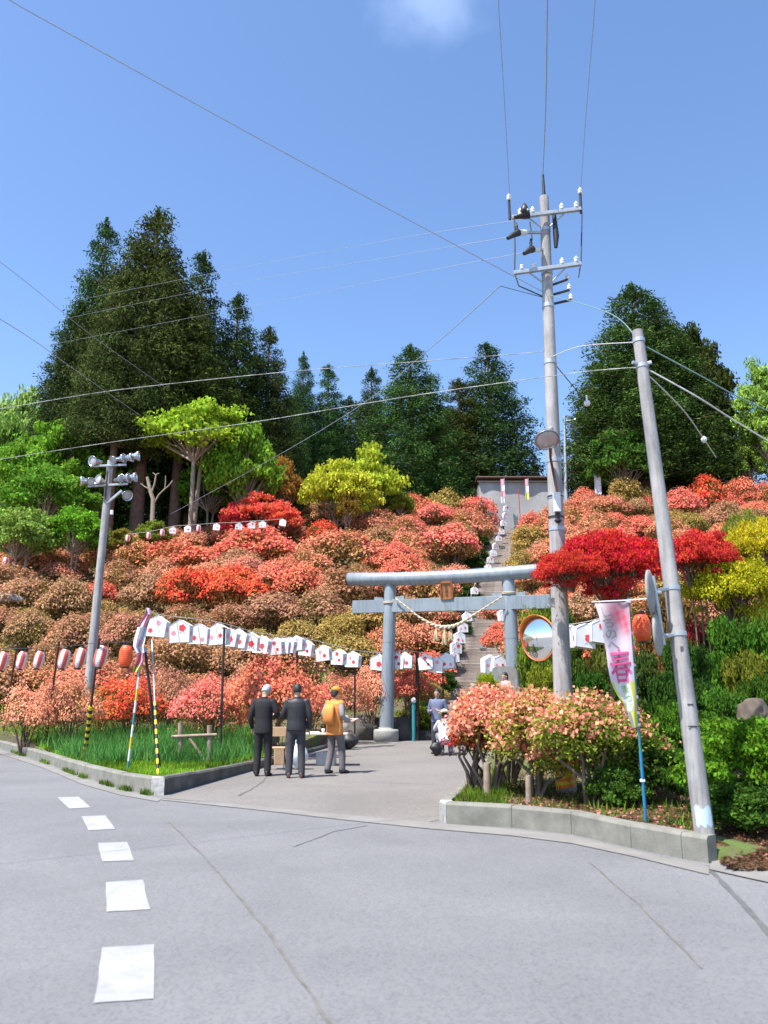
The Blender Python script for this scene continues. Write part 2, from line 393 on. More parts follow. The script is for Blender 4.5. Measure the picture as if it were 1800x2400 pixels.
kl = [xy(-420, 1700), xy(-200, 1722), xy(0, 1753), xy(100, 1785), xy(190, 1820), xy(280, 1848), xy(352, 1863), xy(384, 1864), xy(460, 1843), xy(603, 1803), xy(690, 1776), xy(770, 1752), (-1.95, 27.0)]
kr = [(4.6, 26.5), xy(1165, 1745), xy(1120, 1812), xy(1060, 1880), xy(1030, 1921), xy(1046, 1931), xy(1200, 1940), xy(1340, 1956), xy(1480, 1988), xy(1600, 2013), xy(1662, 2024)]
drive = [xy(378, 1871), xy(603, 1808), xy(690, 1781), xy(770, 1757), (-1.9, 27), (-1.9, 33), (5.2, 33), (4.5, 26.5), xy(1160, 1748), xy(1115, 1814), xy(1055, 1884), xy(1030, 1922), xy(1000, 1928), xy(800, 1910), xy(600, 1890)]
sheet('driveway', drive, .004, M['drive'], 'sandy grey driveway leading under the gate')
ap = [xy(378, 1873), xy(600, 1890), xy(800, 1910), xy(1000, 1928), xy(1030, 1931), xy(1200, 1945), xy(1340, 1962), xy(1480, 1994), xy(1662, 2034), xy(1662, 2052), xy(1480, 2008), xy(1340, 1978), xy(1200, 1960), xy(1000, 1943), xy(800, 1922), xy(600, 1899), xy(380, 1876)]
sheet('gutter_strip', ap, .008, M['apron'], 'pale concrete gutter strip along the kerb')
apl = [xy(378, 1873), xy(280, 1853), xy(190, 1825), xy(100, 1790), xy(0, 1758), xy(-200, 1727), xy(-200, 1733), xy(0, 1767), xy(100, 1800), xy(190, 1838), xy(280, 1864), xy(370, 1880)]
sheet('gutter_strip', apl, .008, M['apron'], 'pale concrete gutter strip along the left kerb')
pv = [xy(1672, 2012), xy(1760, 2030), xy(1900, 2050), xy(1900, 2092), xy(1760, 2062), xy(1662, 2040)]
sheet('pavement', pv, .012, M['apron'], 'pale concrete pavement beside the leaning pole')
def strip(name, pts, w, z, mat, label, jit=0.0, seed=1):
    rng = random.Random(seed); pts = [Vector(p) for p in pts]; fine = []
    for a, b in zip(pts, pts[1:]):
        k = max(1, int((b-a).length/.25))
        for i in range(k): fine.append(a.lerp(b, i/k))
    fine.append(pts[-1]); vs = []; fs = []
    for i, p in enumerate(fine):
        t = (fine[min(i+1, len(fine)-1)]-fine[max(i-1, 0)]).normalized(); nn = Vector((-t.y, t.x)); j = rng.uniform(-jit, jit); ww = w*rng.uniform(.6, 1.3) if jit else w
        vs += [(p.x+nn.x*(ww/2+j), p.y+nn.y*(ww/2+j), z), (p.x-nn.x*(ww/2-j), p.y-nn.y*(ww/2-j), z)]
        if i: fs.append((2*i-2, 2*i-1, 2*i+1, 2*i))
    mb = MB().mat(mat); mb.add(vs, fs); return tagm(mb.build(name), label, None, None, 'structure')
strip('road_seam', [xy(395, 1925), xy(420, 1950), xy(480, 2010), xy(540, 2080), xy(615, 2170), xy(700, 2290), xy(790, 2420)], .024, .004, M['seam'], 'crumbling seam across the asphalt', .010, 4)
strip('road_stripe', [xy(1655, 2030), xy(1700, 2075), xy(1800, 2185), xy(1950, 2350)], .05, .004, M['stripe'], 'dark straight line right of the kerb', .004, 3)  # straight dark strip laid on the asphalt
strip('drive_crack', [xy(560, 1866), xy(600, 1845), xy(625, 1823)], .03, .008, M['stripe'], 'thin crack across the drive', .02, 5)
strip('road_hairline', [xy(690, 1985), xy(780, 1950), xy(860, 1935)], .015, .004, M['stripe'], 'fine crack in the asphalt', .012, 6)
strip('road_hairline', [xy(1380, 2020), xy(1500, 2120), xy(1640, 2270)], .02, .004, M['seam'], 'faint line in the asphalt right of centre', .012, 7)  # faint, slightly darker strip laid on the asphalt
DASH = [[(133, 1869), (185, 1868), (212, 1893), (162, 1896)], [(190, 1914), (247, 1912), (270, 1944), (208, 1947)], [(230, 1977), (298, 1974), (315, 2018), (240, 2020)],
        [(248, 2069), (335, 2063), (350, 2133), (249, 2138)], [(240, 2223), (361, 2215), (361, 2343), (220, 2353)]]
lab = ['farthest white road block by the left kerb', 'second farthest white road block, next to the farthest', 'middle white road block of the dashed line, crossed by the cable shadow', 'second nearest white road block of the dashed line', 'largest and nearest white road block of the dashed line']
for q, lb in zip(DASH, lab):
    c = [G(*p) for p in q]; mid = sum(c, Vector())/4
    mb = MB().mat(M['road_paint']); n = 5
    # worn, slightly ragged outline
    pts = []; rng = random.Random(len(lb))
    for i in range(4):
        a, b = c[i], c[(i+1) % 4]
        for k in range(n): 
            p = a.lerp(b, k/n); pts.append((p.x+rng.uniform(-.006, .006), p.y+rng.uniform(-.006, .006), .005))
    mb.poly(pts); o = mb.build('road_marking'); tagm(o, lb, 'road marking', 'white blocks of the dashed road line')
# planting beds
def bed(name, outline, label, back):
    """ground of a planting bed: triangulated, finely divided, following bedz()"""
    bm = bmesh.new(); vs = [bm.verts.new((p[0], p[1], 0)) for p in outline]; bm.faces.new(vs)
    bmesh.ops.triangulate(bm, faces=list(bm.faces))
    for _ in range(9):
        es = [e for e in bm.edges if e.calc_length() > .9]
        if not es: break
        bmesh.ops.subdivide_edges(bm, edges=es, cuts=1); bmesh.ops.triangulate(bm, faces=list(bm.faces))
    rng = random.Random(2)
    for v in bm.verts:
        e = .04*math.sin(v.co.x*2.1+v.co.y)+.03*math.sin(v.co.y*3.3-v.co.x*1.7)
        v.co.z = bedz(v.co.x, v.co.y)-.02*(v.co.x < 3.3)+(.0 if v.is_boundary else e*.6)
    for v in bm.verts:
        if v.is_boundary and v.co.x > 3.05 and v.co.y < 8.3: v.co.z = -.01
    r_ = bmesh.ops.extrude_edge_only(bm, edges=[e for e in bm.edges if e.is_boundary])
    for v in r_['geom']:
        if isinstance(v, bmesh.types.BMVert): v.co.z = -.12
    me = bpy.data.meshes.new(name); bm.normal_update()
    if sum(f.normal.z for f in bm.faces) < 0: bmesh.ops.reverse_faces(bm, faces=list(bm.faces))
    bm.to_mesh(me); bm.free(); me.materials.append(M['earth']); o = link(name, me); tagm(o, label, None, None, 'structure'); return o
def inset(pts, w):
    out_ = []
    for i, p in enumerate(pts):
        a = Vector(pts[max(i-1, 0)]); b = Vector(pts[min(i+1, len(pts)-1)]); t = (b-a).normalized(); out_.append((p[0]-t.y*w, p[1]+t.x*w))
    return out_
bed('left_bed', inset(kl, .14)+[(-2, 29), (-12, 33), (-34, 56)], 'earth of the bed left of the drive', 29)
bed('right_bed', [kr[0]]+inset(kr, .14)[1:4]+[(.88, 10.40)]+inset(kr, .14)[6:]+[xy(1672, 2010), xy(1760, 2028), xy(1900, 2048), (9, 7.0), (22, 8), (24, 24), (20, 27), (4.7, 29.5)], 'earth of the bed right of the drive', 29)
def kerb(pts, hts, name, label, seed, stone=1.0, white=(), shade_from=0):
    root = thing(name, label, None, (0, 0, 0)); del_ = root; root['kind'] = 'structure'
    P = [Vector(p) for p in pts]; ins = [Vector(p) for p in inset(pts, .15)]; rng = random.Random(seed); ci = 0
    for i in range(len(P)-1):
        L = (P[i+1]-P[i]).length; k = max(1, round(L/stone))
        for j in range(k):
            g_ = .003/max(L/k, .02)
            t0, t1 = (j+g_)/k, (j+1-g_)/k
            a, b = P[i].lerp(P[i+1], t0), P[i].lerp(P[i+1], t1); c, d = ins[i].lerp(ins[i+1], t0), ins[i].lerp(ins[i+1], t1)
            h0 = hts[i]+(hts[i+1]-hts[i])*t0; h1 = hts[i]+(hts[i+1]-hts[i])*t1; dz = rng.uniform(-.006, .006)
            ca, cb = a.lerp(c, .14), b.lerp(d, .14)
            vs = [(a.x, a.y, -.05), (b.x, b.y, -.05), (d.x, d.y, -.05), (c.x, c.y, -.05), (a.x, a.y, h0-.03+dz), (b.x, b.y, h1-.03+dz), (d.x, d.y, h1+dz), (c.x, c.y, h0+dz), (ca.x, ca.y, h0+dz), (cb.x, cb.y, h1+dz)]
            mb = MB().mat(M['white_kerb'] if (i, j) in white else (M['shaded_concrete'] if shade_from and i >= shade_from else M['concrete']))  # later stones get the darker tone that stands for shade
            mb.add(vs, [(0, 1, 5, 4), (4, 5, 9, 8), (8, 9, 6, 7), (1, 2, 6, 9, 5), (2, 3, 7, 6), (3, 0, 4, 8, 7), (3, 2, 1, 0)])
            mb.build('kerb_stone', root, off=(0, 0, 0)); ci += 1
    return root
M['shaded_concrete'] = solid('kerb_concrete_shaded', (.125, .12, .105), .95, var=.35, scale=3, bump=.5, bscale=50, c2=(.06, .06, .05))  # kerb concrete with the shade of the drive side put into its colour
M['white_kerb'] = solid('whitewashed_concrete', (.40, .39, .38), .8, var=.3, scale=12, c2=(.2, .195, .18))
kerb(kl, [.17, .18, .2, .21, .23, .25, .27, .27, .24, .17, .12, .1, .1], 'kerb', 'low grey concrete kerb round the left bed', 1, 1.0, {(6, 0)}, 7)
kerb(kr, [.1, .1, .12, .15, .24, .25, .25, .25, .24, .24, .24], 'kerb', 'grey concrete kerb round the right bed', 2, .95, {(4, 0)})
# the hillside
def heightfield(name, xs, ys, fz, mat, label):
    X, Y = np.meshgrid(xs, ys); Z = fz(X, Y); nx, ny = len(xs), len(ys)
    V = np.stack([X.ravel(), Y.ravel(), Z.ravel()], 1)
    i = np.arange((nx-1)*(ny-1)); r = i//(nx-1)*nx+i % (nx-1); FQ = np.stack([r, r+1, r+nx+1, r+nx], 1)
    me = bpy.data.meshes.new(name); me.from_pydata(V.tolist(), [], FQ.tolist()); me.polygons.foreach_set('use_smooth', [True]*len(FQ)); me.materials.append(mat); me.update()
    o = link(name, me); tagm(o, label, None, None, 'structure'); return o
xs = np.concatenate([np.arange(-140, -44, 6), np.arange(-44, 50, .7), np.arange(50, 141, 6)]); ys = np.concatenate([np.arange(23.5, 80, .7), np.arange(80, 260, 8)])
heightfield('hillside', xs, ys, lambda x, y: hill(x, y)-.12*(1-smooth(26, 29, y)), M['earth'], 'planted hillside rising behind the gate')
# ------------------------------------------------------------------ foliage
def leafmesh(name, P, N, size, seed, mat, aspect=.55, jit=.65, fold=.12, spread=.35):
    rng = np.random.default_rng(seed); n = len(P)
    Rn = rng.normal(size=(n, 3)); Rn /= np.linalg.norm(Rn, axis=1)[:, None]
    nr = N*(1-jit)+Rn*jit; nr /= np.linalg.norm(nr, axis=1)[:, None]+1e-9
    T = np.cross(nr, rng.normal(size=(n, 3))); T /= np.linalg.norm(T, axis=1)[:, None]+1e-9
    B = np.cross(nr, T); s = (np.asarray(size)*(1-spread+2*spread*rng.random(n)))[:, None]
    w = s*aspect/2
    V = np.empty((n, 4, 3)); V[:, 0] = P-T*s/2; V[:, 1] = P+B*w+nr*s*fold; V[:, 2] = P+T*s/2-nr*s*fold*.6; V[:, 3] = P-B*w+nr*s*fold
    me = bpy.data.meshes.new(name); me.vertices.add(n*4); me.vertices.foreach_set('co', V.ravel())
    me.loops.add(n*4); me.loops.foreach_set('vertex_index', np.arange(n*4)); me.polygons.add(n)
    me.polygons.foreach_set('loop_start', np.arange(n)*4); me.materials.append(mat); me.update(calc_edges=True); me.validate(); return me
def lobes_points(rng, lobes, n, lower=-.25, thick=.25):
    """points on the outside of a union of ellipsoid lobes: rows (cx,cy,cz,rx,ry,rz)"""
    L = np.array(lobes); area = (L[:, 3]*L[:, 4]+L[:, 4]*L[:, 5]+L[:, 3]*L[:, 5]); pr = area/area.sum()
    P = []; N = []; got = 0
    while got < n:
        k = rng.choice(len(L), size=n, p=pr); d = rng.normal(size=(n, 3)); d /= np.linalg.norm(d, axis=1)[:, None]
        d = d[d[:, 2] > lower]; k = k[:len(d)]
        r = 1-thick*rng.random(len(d))**2
        p = L[k, :3]+d*L[k, 3:]*r[:, None]
        ins = np.zeros(len(p), int)
        for q in L:
            e = (((p-q[:3])/q[3:])**2).sum(1); ins += e < .62
        keep = ins == 0 if thick < .5 else ins >= 0
        nn = d/L[k, 3:]; nn /= np.linalg.norm(nn, axis=1)[:, None]
        P.append(p[keep]); N.append(nn[keep]); got += keep.sum()
        if len(P) > 40: break
    return np.concatenate(P)[:n], np.concatenate(N)[:n]
AZ = []
def azalea_unit(seed, nb=4200, nl=3800, lobes_n=18, petal=.07, leaf=.075, flat=1.0):
    """unit bush: radius about 1, height 1; trunk, leafy crown, blossom"""
    rng = np.random.default_rng(seed); lobes = []
    e1, e2, pa = rng.uniform(.05, .22), rng.uniform(.03, .14), rng.uniform(0, 6.28)
    for i in range(lobes_n):
        a = i*2.399+rng.uniform(-.5, .5); q = math.sqrt((i+.5)/lobes_n); rr = .74*q*rng.uniform(.8, 1.12)*(1+e1*math.cos(2*a+pa)+e2*math.cos(3*a-pa)); s = rng.uniform(.24, .44)
        zc = .70-.46*q*q*flat+rng.uniform(-.10, .09); lobes.append((rr*math.cos(a), rr*math.sin(a), zc, s, s, s*.75))
    Pb, Nb = lobes_points(rng, lobes, nb, -.02, .16)
    # blossom comes in clumps
    ph = rng.uniform(0, 6, 3); cl = np.sin(Pb[:, 0]*7+ph[0])*np.sin(Pb[:, 1]*7+ph[1])+.6*np.sin(Pb[:, 2]*11+ph[2]); big = np.sin(Pb[:, 0]*2.6+ph[1])+np.sin(Pb[:, 1]*2.9+ph[2])+1.2*(Pb[:, 2]-.55); keep = rng.random(len(Pb)) < np.clip(.62+.36*cl+.28*big, .06, 1)
    Pb, Nb = Pb[keep], Nb[keep]
    Pb = Pb+Nb*(rng.random(len(Pb))**3*.13)[:, None]; Nb = Nb*.7+np.array([-.1, -.12, .5])
    b = leafmesh('blossom', Pb, Nb, petal, seed+1, M['petal'], .8, .38, .14)
    Pl, Nl = lobes_points(rng, lobes, nl, -.75, .5); Pl = Pl*np.array([.97, .97, .985])+Nl*(rng.random(len(Pl))**4*.17)[:, None]
    lf = leafmesh('crown', Pl, Nl*.7+np.array([0, 0, .4]), leaf, seed+2, M['leaf'], .5, .5, .1)
    t = MB().mat(M['bark']); rg = random.Random(seed)
    for k in range(7):
        a = k*.9+rg.uniform(-.3, .3); l_ = lobes[(k*2+1) % len(lobes)]; p0 = Vector((.06*math.cos(a), .06*math.sin(a), -.25)); p1 = Vector((l_[0]*.35+.05*math.cos(a), l_[1]*.35, .25)); p2 = Vector((l_[0]*.85, l_[1]*.85, l_[2]))
        t.tube([p0, p1, p2], [.035, .026, .01], 5, False)
    for l_ in lobes[::2]:
        for q in range(3):
            b0 = Vector((l_[0]*.4, l_[1]*.4, .3)); t.tube([b0, b0.lerp(Vector(l_[:3]), .5)+Vector((rg.uniform(-.1, .1), rg.uniform(-.1, .1), 0)), Vector(l_[:3])+Vector((rg.uniform(-.2, .2), rg.uniform(-.2, .2), .1))], [.014, .01, .004], 4, False)
    return t.mesh('trunk'), lf, b
for k in range(9): AZ.append(azalea_unit(100+7*k, lobes_n=16+k % 4*3, flat=.8+.1*(k % 4)))
RG = random.Random(5)
def jit(c, s=.08): return tuple(max(.004, x*(1+RG.uniform(-s, s))) for x in c)
FL = {'R': (.84, .135, .065), 'C': (.79, .21, .145), 'P': (.78, .235, .18), 'S': (.69, .275, .175), 'B': (.48, .25, .145), 'O': (.42, .29, .10), 'X': (.42, .035, .04), 'K': (.84, .34, .23), 'D': (.62, .05, .04), 'Y': (.46, .40, .05)}
LV = {'R': (.32, .15, .05), 'C': (.37, .20, .075), 'P': (.36, .20, .08), 'S': (.38, .235, .085), 'B': (.33, .215, .09), 'O': (.34, .25, .065), 'X': (.2, .06, .035), 'K': (.30, .26, .06), 'D': (.14, .08, .03), 'Y': (.22, .25, .035)}
WORD = {'R': 'blazing red-orange', 'C': 'coral', 'P': 'pinkish coral', 'S': 'salmon and brown', 'B': 'faded brown', 'O': 'olive-tan', 'X': 'dark crimson', 'K': 'pale pink', 'D': 'deep red', 'Y': 'yellow-green'}
BUSHES = []
def azalea(loc, w, h, code, var=None, group='azalea bushes on the hillside', name='azalea_bush', px=None, label=None, unit=None, rot=None):
    t, lf, b = AZ[RG.randrange(len(AZ)) if var is None else var] if unit is None else unit
    root = thing(name, label, 'azalea', loc, RG.uniform(0, 6.28) if rot is None else rot, group)
    k_ = RG.uniform(.86, 1.16) if unit is None else 1.0; s = (w/2/.97*k_, w/2/.97/k_, h/.99)
    o = link('trunk', t, root); o.scale = s
    o = link('crown', lf, root); o.scale = s; o.color = (*jit(LV[code]), 1)
    o = link('blossom', b, root); o.scale = s; o.color = (*jit(FL[code]), 1)
    BUSHES.append((root, px or (0, 0), code)); return root
# azaleas seen one by one in the photograph: (x, y centre, width, height in its pixels, colour)
LIST = [(42,1293,80,70,'S'),(127,1285,95,60,'C'),(198,1281,70,55,'O'),(262,1319,90,60,'S'),(148,1335,95,50,'S'),(338,1293,90,50,'S'),(405,1277,80,45,'S'),(485,1268,65,42,'S'),(590,1298,175,84,'C'),
 (413,1327,165,70,'C'),(548,1342,110,60,'B'),(430,1408,120,90,'R'),(545,1396,140,85,'R'),(658,1378,130,85,'C'),(278,1370,115,62,'B'),(338,1414,110,72,'B'),(60,1420,130,80,'B'),(160,1424,130,85,'B'),(15,1382,70,46,'S'),
 (555,1200,90,60,'X'),(628,1195,120,62,'C'),(498,1226,80,45,'B'),(440,1236,80,40,'O'),(755,1227,112,66,'B'),(755,1270,112,60,'R'),(790,1305,155,76,'S'),(675,1258,70,50,'B'),(868,1208,75,36,'C'),(969,1192,105,50,'C'),
 (1048,1178,110,36,'O'),(1113,1200,115,56,'C'),(1023,1226,92,52,'P'),(1100,1244,96,62,'S'),(896,1247,104,56,'S'),(890,1280,92,56,'B'),(947,1290,92,52,'S'),(1062,1294,146,74,'P'),(902,1330,92,46,'C'),(830,1222,80,42,'C'),
 (700,1392,130,84,'C'),(812,1400,140,84,'B'),(895,1396,120,70,'S'),(1000,1394,110,76,'S'),(745,1448,150,76,'B'),(640,1452,150,74,'B'),(535,1468,120,60,'B'),(430,1476,120,66,'B'),(950,1450,120,60,'B'),(1030,1462,90,66,'S'),(860,1470,120,66,'O'),(1010,1520,120,66,'S'),
 (905,1530,110,66,'S'),(800,1500,120,66,'O'),(700,1512,120,66,'O'),(600,1530,110,60,'O'),(480,1530,120,66,'B'),(400,1540,110,66,'B'),(300,1500,120,76,'B'),(180,1505,120,76,'B'),(70,1500,120,80,'B'),(110,1570,110,70,'B'),(210,1570,110,66,'B'),(320,1580,100,60,'B'),
 (1243,1206,80,58,'C'),(1363,1152,84,46,'C'),(1468,1158,110,52,'O'),(1363,1192,112,50,'S'),(1507,1138,60,36,'C'),(1580,1130,70,56,'S'),(1656,1118,118,50,'R'),(1667,1154,80,48,'B'),(1735,1142,104,56,'C'),(1790,1124,84,52,'C'),(1714,1174,84,42,'C'),
 (1598,1196,98,62,'C'),(1424,1206,112,60,'S'),(1352,1228,98,54,'S'),(1699,1226,86,66,'B'),(1768,1232,90,50,'B'),(1243,1288,98,66,'O'),(1402,1246,112,56,'S'),(1500,1254,98,56,'C'),(1706,1288,122,64,'S'),(1310,1262,90,60,'S'),(1300,1190,70,50,'S'),(1295,1230,80,46,'S'),(1520,1186,80,50,'O'),(1180,1405+0,4,4,'O'),
 (1172,1490,70,90,'C'),(1215,1440,80,60,'S'),(1160,1440,60,60,'P'),(1225,1340,80,60,'O'),(1390,1280,110,56,'S'),(1300,1310,110,60,'S'),(1560,1260,90,56,'S'),(1620,1240,80,50,'O'),(1440,1290,100,60,'C')]
LIST = [b for b in LIST if b[2] > 10]
LAND = [("the torii's left end", 820, 1365), ("the floodlight pole", 235, 1300), ("the tall utility pole", 1310, 1250), ("the leaning pole", 1580, 1230), ("the stair top", 1195, 1235), ("the torii plaque", 1047, 1384), ("the grey tarp stall", 1180, 1160), ("the yellow-green maple", 830, 1110),
        ("the orange-leaved tree", 660, 1105), ("the small treeside lanterns", 480, 1240), ("the white flag", 1400, 1130), ("the white lantern string", 620, 1500), ("the left frame edge", 0, 1350), ("the right frame edge", 1800, 1200), ("the striped lanterns", 130, 1545)]
def place(px, py, w, h, yoff=0):
    base = HP(px, py+h/2-4)
    if base is None or base.y > 84:
        Y = 68.0; p = D(px, py+h/2, Y); base = Vector((p.x, Y, HZ(p.x, Y)))
        top = D(px, py-h/2, Y).z; return base, w*Y/F, max(1.2, top-base.z)
    Y = base.y; return base, w*Y/F*1.2, max(.8, (h)*Y/F*1.12)
for (px, py, w, h, c) in LIST:
    base, W, H = place(px, py, w, h); azalea(base, W, min(H*1.12, W*.82), c, px=(px, py))
# the rest of the planting, filling the rows between them
grid = []
def occupied(x, y, r):
    for (a, b, q) in grid:
        if (a-x)**2+((b-y)*.8)**2 < (r+q)**2*.27: return True
    return False
for root, _, _ in BUSHES: grid.append((root.location.x, root.location.y, root.children[0].scale.x))
sx_ = lambda y: STAIR_A.x+(y-STAIR_A.y)/(STAIR_B.y-STAIR_A.y)*(STAIR_B.x-STAIR_A.x)
cnt = 0
for tries in range(2600):
    y = RG.uniform(28.5, 71); x = RG.uniform(-.56*y, .56*y); r = RG.uniform(1.0, 1.8)
    if abs(x-sx_(y)) < STAIR_W/2+r*.75: continue
    if y < 34 and -3.5 < x < 6.2: continue
    if x > 8 and y < 33: continue
    yt_ = 66+6*float(smooth(-2, 8, x))-8*float(smooth(-6, -22, x))
    if y > yt_-1: continue
    if occupied(x, y, r): continue
    z = HZ(x, y)
    yy = CT*(y)+ST*(z-CAMZ); py = 1200-F*(-ST*y+CT*(z+.6-CAMZ))/yy; px = 900+F*x/yy
    if px < -60 or px > 1860: continue
    # gaps of grass the photograph shows
    if any(((px-a)/c_)**2+((py-b)/d_)**2 < 1 for a, b, c_, d_ in ((150,1385,90,28),(1630,1230,50,36),(1520,1222,34,22),(340,1640,1,1))): continue
    if py > 1430 and px < 900: c = RG.choice('BBBBOSS')
    elif px > 1200: c = RG.choice('SSSSBOC')
    else: c = RG.choice('SBBSSCC')
    azalea((x, y, z), r*2, r*RG.uniform(1.0, 1.25), c, px=(px, py)); grid.append((x, y, r)); cnt += 1
    if cnt > 165: break
print('bushes', len(BUSHES))
# labels: each bush is told by colour and the landmark nearest to it
from collections import defaultdict
slots = defaultdict(list)
for root, (px, py), c in BUSHES:
    k = min(range(len(LAND)), key=lambda i: ((px-LAND[i][1])**2+((py-LAND[i][2])*1.6)**2)); dx, dy = px-LAND[k][1], (py-LAND[k][2])*1.6
    rel = ('right of' if dx > 0 else 'left of') if abs(dx) > abs(dy) else ('below' if dy > 0 else 'above')
    if LAND[k][0] == 'the left frame edge': rel = 'by'
    if LAND[k][0] == 'the right frame edge': rel = 'by'
    slots[(c, rel, k)].append((math.hypot(dx, dy), root))
ORD = ['closest', 'second closest', 'third closest', 'fourth closest', 'fifth closest', 'sixth closest', 'seventh closest', 'eighth closest', 'ninth closest', 'tenth closest', 'eleventh closest', 'twelfth closest'] + [w+' closest' for w in 'thirteenth fourteenth fifteenth sixteenth seventeenth eighteenth nineteenth twentieth'.split()] + ['farthest']*40
for (c, rel, k), lst in slots.items():
    lst.sort(key=lambda q: q[0])
    for i, (d, root) in enumerate(lst):
        if len(lst) == 1: root['label'] = f"{WORD[c]} azalea bush {rel} {LAND[k][0]}"
        else: root['label'] = f"{WORD[c]} azalea bush {rel} {LAND[k][0]}, {ORD[i]} one"
BUSHES.clear()
# azaleas of the two roadside beds: finer, nearer
BED = [azalea_unit(900+k*5, 5200, 2600, 20, .05, .05, .8) for k in range(3)]
def bedbush(px, ybase, w, top, code, label, v=0, Y=None, hscale=1):
    p = G(px, ybase, .22) if Y is None else D(px, ybase, Y)
    z = bedz(p.x, p.y) if p.y < 27 else max(bedz(p.x, p.y), HZ(p.x, p.y))
    H = D(px, top, p.y).z-z
    azalea((p.x, p.y, z), w*p.y/F, H, code, None, 'azalea bushes in the roadside beds', 'azalea_bush', None, label, BED[v % 3])
bedbush(300, 1738, 178, 1588, 'R', 'blazing red-orange azalea between the furled banner and the striped lantern poles', 0)
bedbush(488, 1752, 190, 1590, 'P', 'pinkish red azalea over the low wooden support rail', 1)
bedbush(640, 1722, 240, 1535, 'C', 'tall coral azalea behind the two men in dark clothes', 2, 21)
bedbush(60, 1700, 150, 1610, 'K', 'pale pink azalea at the left frame edge behind the kerb', 1, 22)
bedbush(160, 1700, 160, 1590, 'S', 'salmon azalea between two striped lantern poles', 0, 22)
bedbush(235, 1700, 120, 1610, 'O', 'olive-tan azalea behind the third striped lantern pole', 2, 24)
bedbush(790, 1700, 150, 1585, 'S', 'salmon azalea left of the gate pillar, behind the person in the orange vest', 0, 27)
bedbush(870, 1690, 110, 1560, 'K', 'pale azalea partly hidden by the left gate pillar', 1, 29)
bedbush(955, 1690, 130, 1570, 'C', 'coral azalea just right of the left gate pillar', 2, 29.5)
bedbush(1010, 1690, 90, 1600, 'O', 'olive azalea behind the person in dark clothes by the stairs', 0, 30)
bedbush(730, 1700, 120, 1600, 'C', 'coral azalea between the man in the black jacket and the orange vest', 1, 25)
bedbush(400, 1700, 150, 1570, 'B', 'faded brown azalea behind the leaning dark post', 2, 25)
bedbush(560, 1700, 130, 1590, 'B', 'faded brown azalea behind the coral and pinkish red bushes', 0, 26)
# ------------------------------------------------------------------ trees
def clumps_leaves(name, C, Rr, per, size, seed, mat, aspect, jitv=.6, droop=0, up=.35, thick=.45):
    rng = np.random.default_rng(seed); n = len(C)*per; k = np.repeat(np.arange(len(C)), per)
    d = rng.normal(size=(n, 3)); d /= np.linalg.norm(d, axis=1)[:, None]
    r = (1-thick*rng.random(n))[:, None]; P = C[k]+d*Rr[k]*r
    N = d+np.array([0, 0, up]); N /= np.linalg.norm(N, axis=1)[:, None]
    P[:, 2] -= droop*rng.random(n)*Rr[k, 2]
    return leafmesh(name, P, N, size, seed+3, mat, aspect, jitv)
def cedar_unit(seed, per=118, tiers=30, leaf=.27, full=1.0, r0=3.6, H=22, base=.14):
    """tall Japanese cedar: drooping tufts on branch ends, 22 m at scale 1"""
    rng = np.random.default_rng(seed); C = []; Rr = []; tr = MB().mat(M['cedar_bark']); rg = random.Random(seed)
    for i in range(tiers):
        t = base+(1-base)*(i/(tiers-1)); z = H*t
        rad = r0*full*(max(0.0, 1-((t-base)/(1-base)))**.74)*(.8+.2*min(1, (t-base)/.15))+.3
        m = max(3, int(rad*3.4))
        for k in range(m):
            a = 2*math.pi*(k+rng.uniform(-.35, .35))/m+i*1.7; q = rad*rng.uniform(.72, 1.12)
            s = (.60+.34*rng.random())*(.55+.45*min(1, rad/2.0))
            C.append((q*math.cos(a), q*math.sin(a), z-.10*q+rng.uniform(-.35, .35))); Rr.append((s*1.25, s*1.25, s*.85))
            if rad > 1.4:
                q2 = q*.6; C.append((q2*math.cos(a+.3), q2*math.sin(a+.3), z+.25)); Rr.append((s*1.2, s*1.2, s*.8))
            if k % 2 == 0: tr.tube([(0, 0, z-.1), (q*.5*math.cos(a), q*.5*math.sin(a), z+.1), (q*math.cos(a), q*math.sin(a), z-.08*q)], [.06, .04, .015], 4, False)
    C.append((0, 0, H+.3)); Rr.append((.22, .22, .7))
    tr.tube([(0, 0, -1), (0, 0, 1), (0, 0, H*.5), (0, 0, H*.97)], [.5, .42, .25, .04], 9, False)
    C = np.array(C); Rr = np.array(Rr)
    return tr.mesh('trunk'), clumps_leaves('crown', C, Rr, per, leaf, seed, M['needle'], .30, .5, .5, .45, .6)
CED = [cedar_unit(31+11*k, full=(1, 1.12, .9, 1.05)[k]) for k in range(4)]+[cedar_unit(97+5*k, full=1.1, base=.40) for k in range(2)]
def cedar(px, top, half, Y, label, v=0, col=(.05, .075, .018), group='dark cedars on the hilltop', zb=None):
    p = D(px, top, Y); z0 = HZ(p.x, Y)-.3 if zb is None else zb; H = p.z-z0
    root = thing('cedar_tree', label, 'tree', (p.x, Y, z0), RG.uniform(0, 6.28), group); rad = half*Y/F*(1.2 if Y < 73 else 1.34); t, c = CED[v]
    s = (rad/4.2, rad/4.2, H/22.6)
    o = link('trunk', t, root); o.scale = s; o = link('crown', c, root); o.scale = s; o.color = (*jit(col, .1), 1)
OLV = (.068, .10, .026); DG = (.046, .088, .026); MG = (.058, .11, .028)
cedar(252, 512, 118, 64, 'dark cedar with a rounded top at the left of the tall clump', 0, DG)
cedar(372, 492, 150, 60, 'tallest cedar of the clump, with an olive sunlit front', 4, OLV)
cedar(478, 592, 118, 65, 'pointed cedar close right of the tallest one', 2, DG)
cedar(560, 688, 105, 67, 'cedar on the right shoulder of the tall clump', 3, (.05, .072, .02))
cedar(632, 765, 92, 69, 'short cedar at the right foot of the tall clump', 0, (.055, .072, .02))
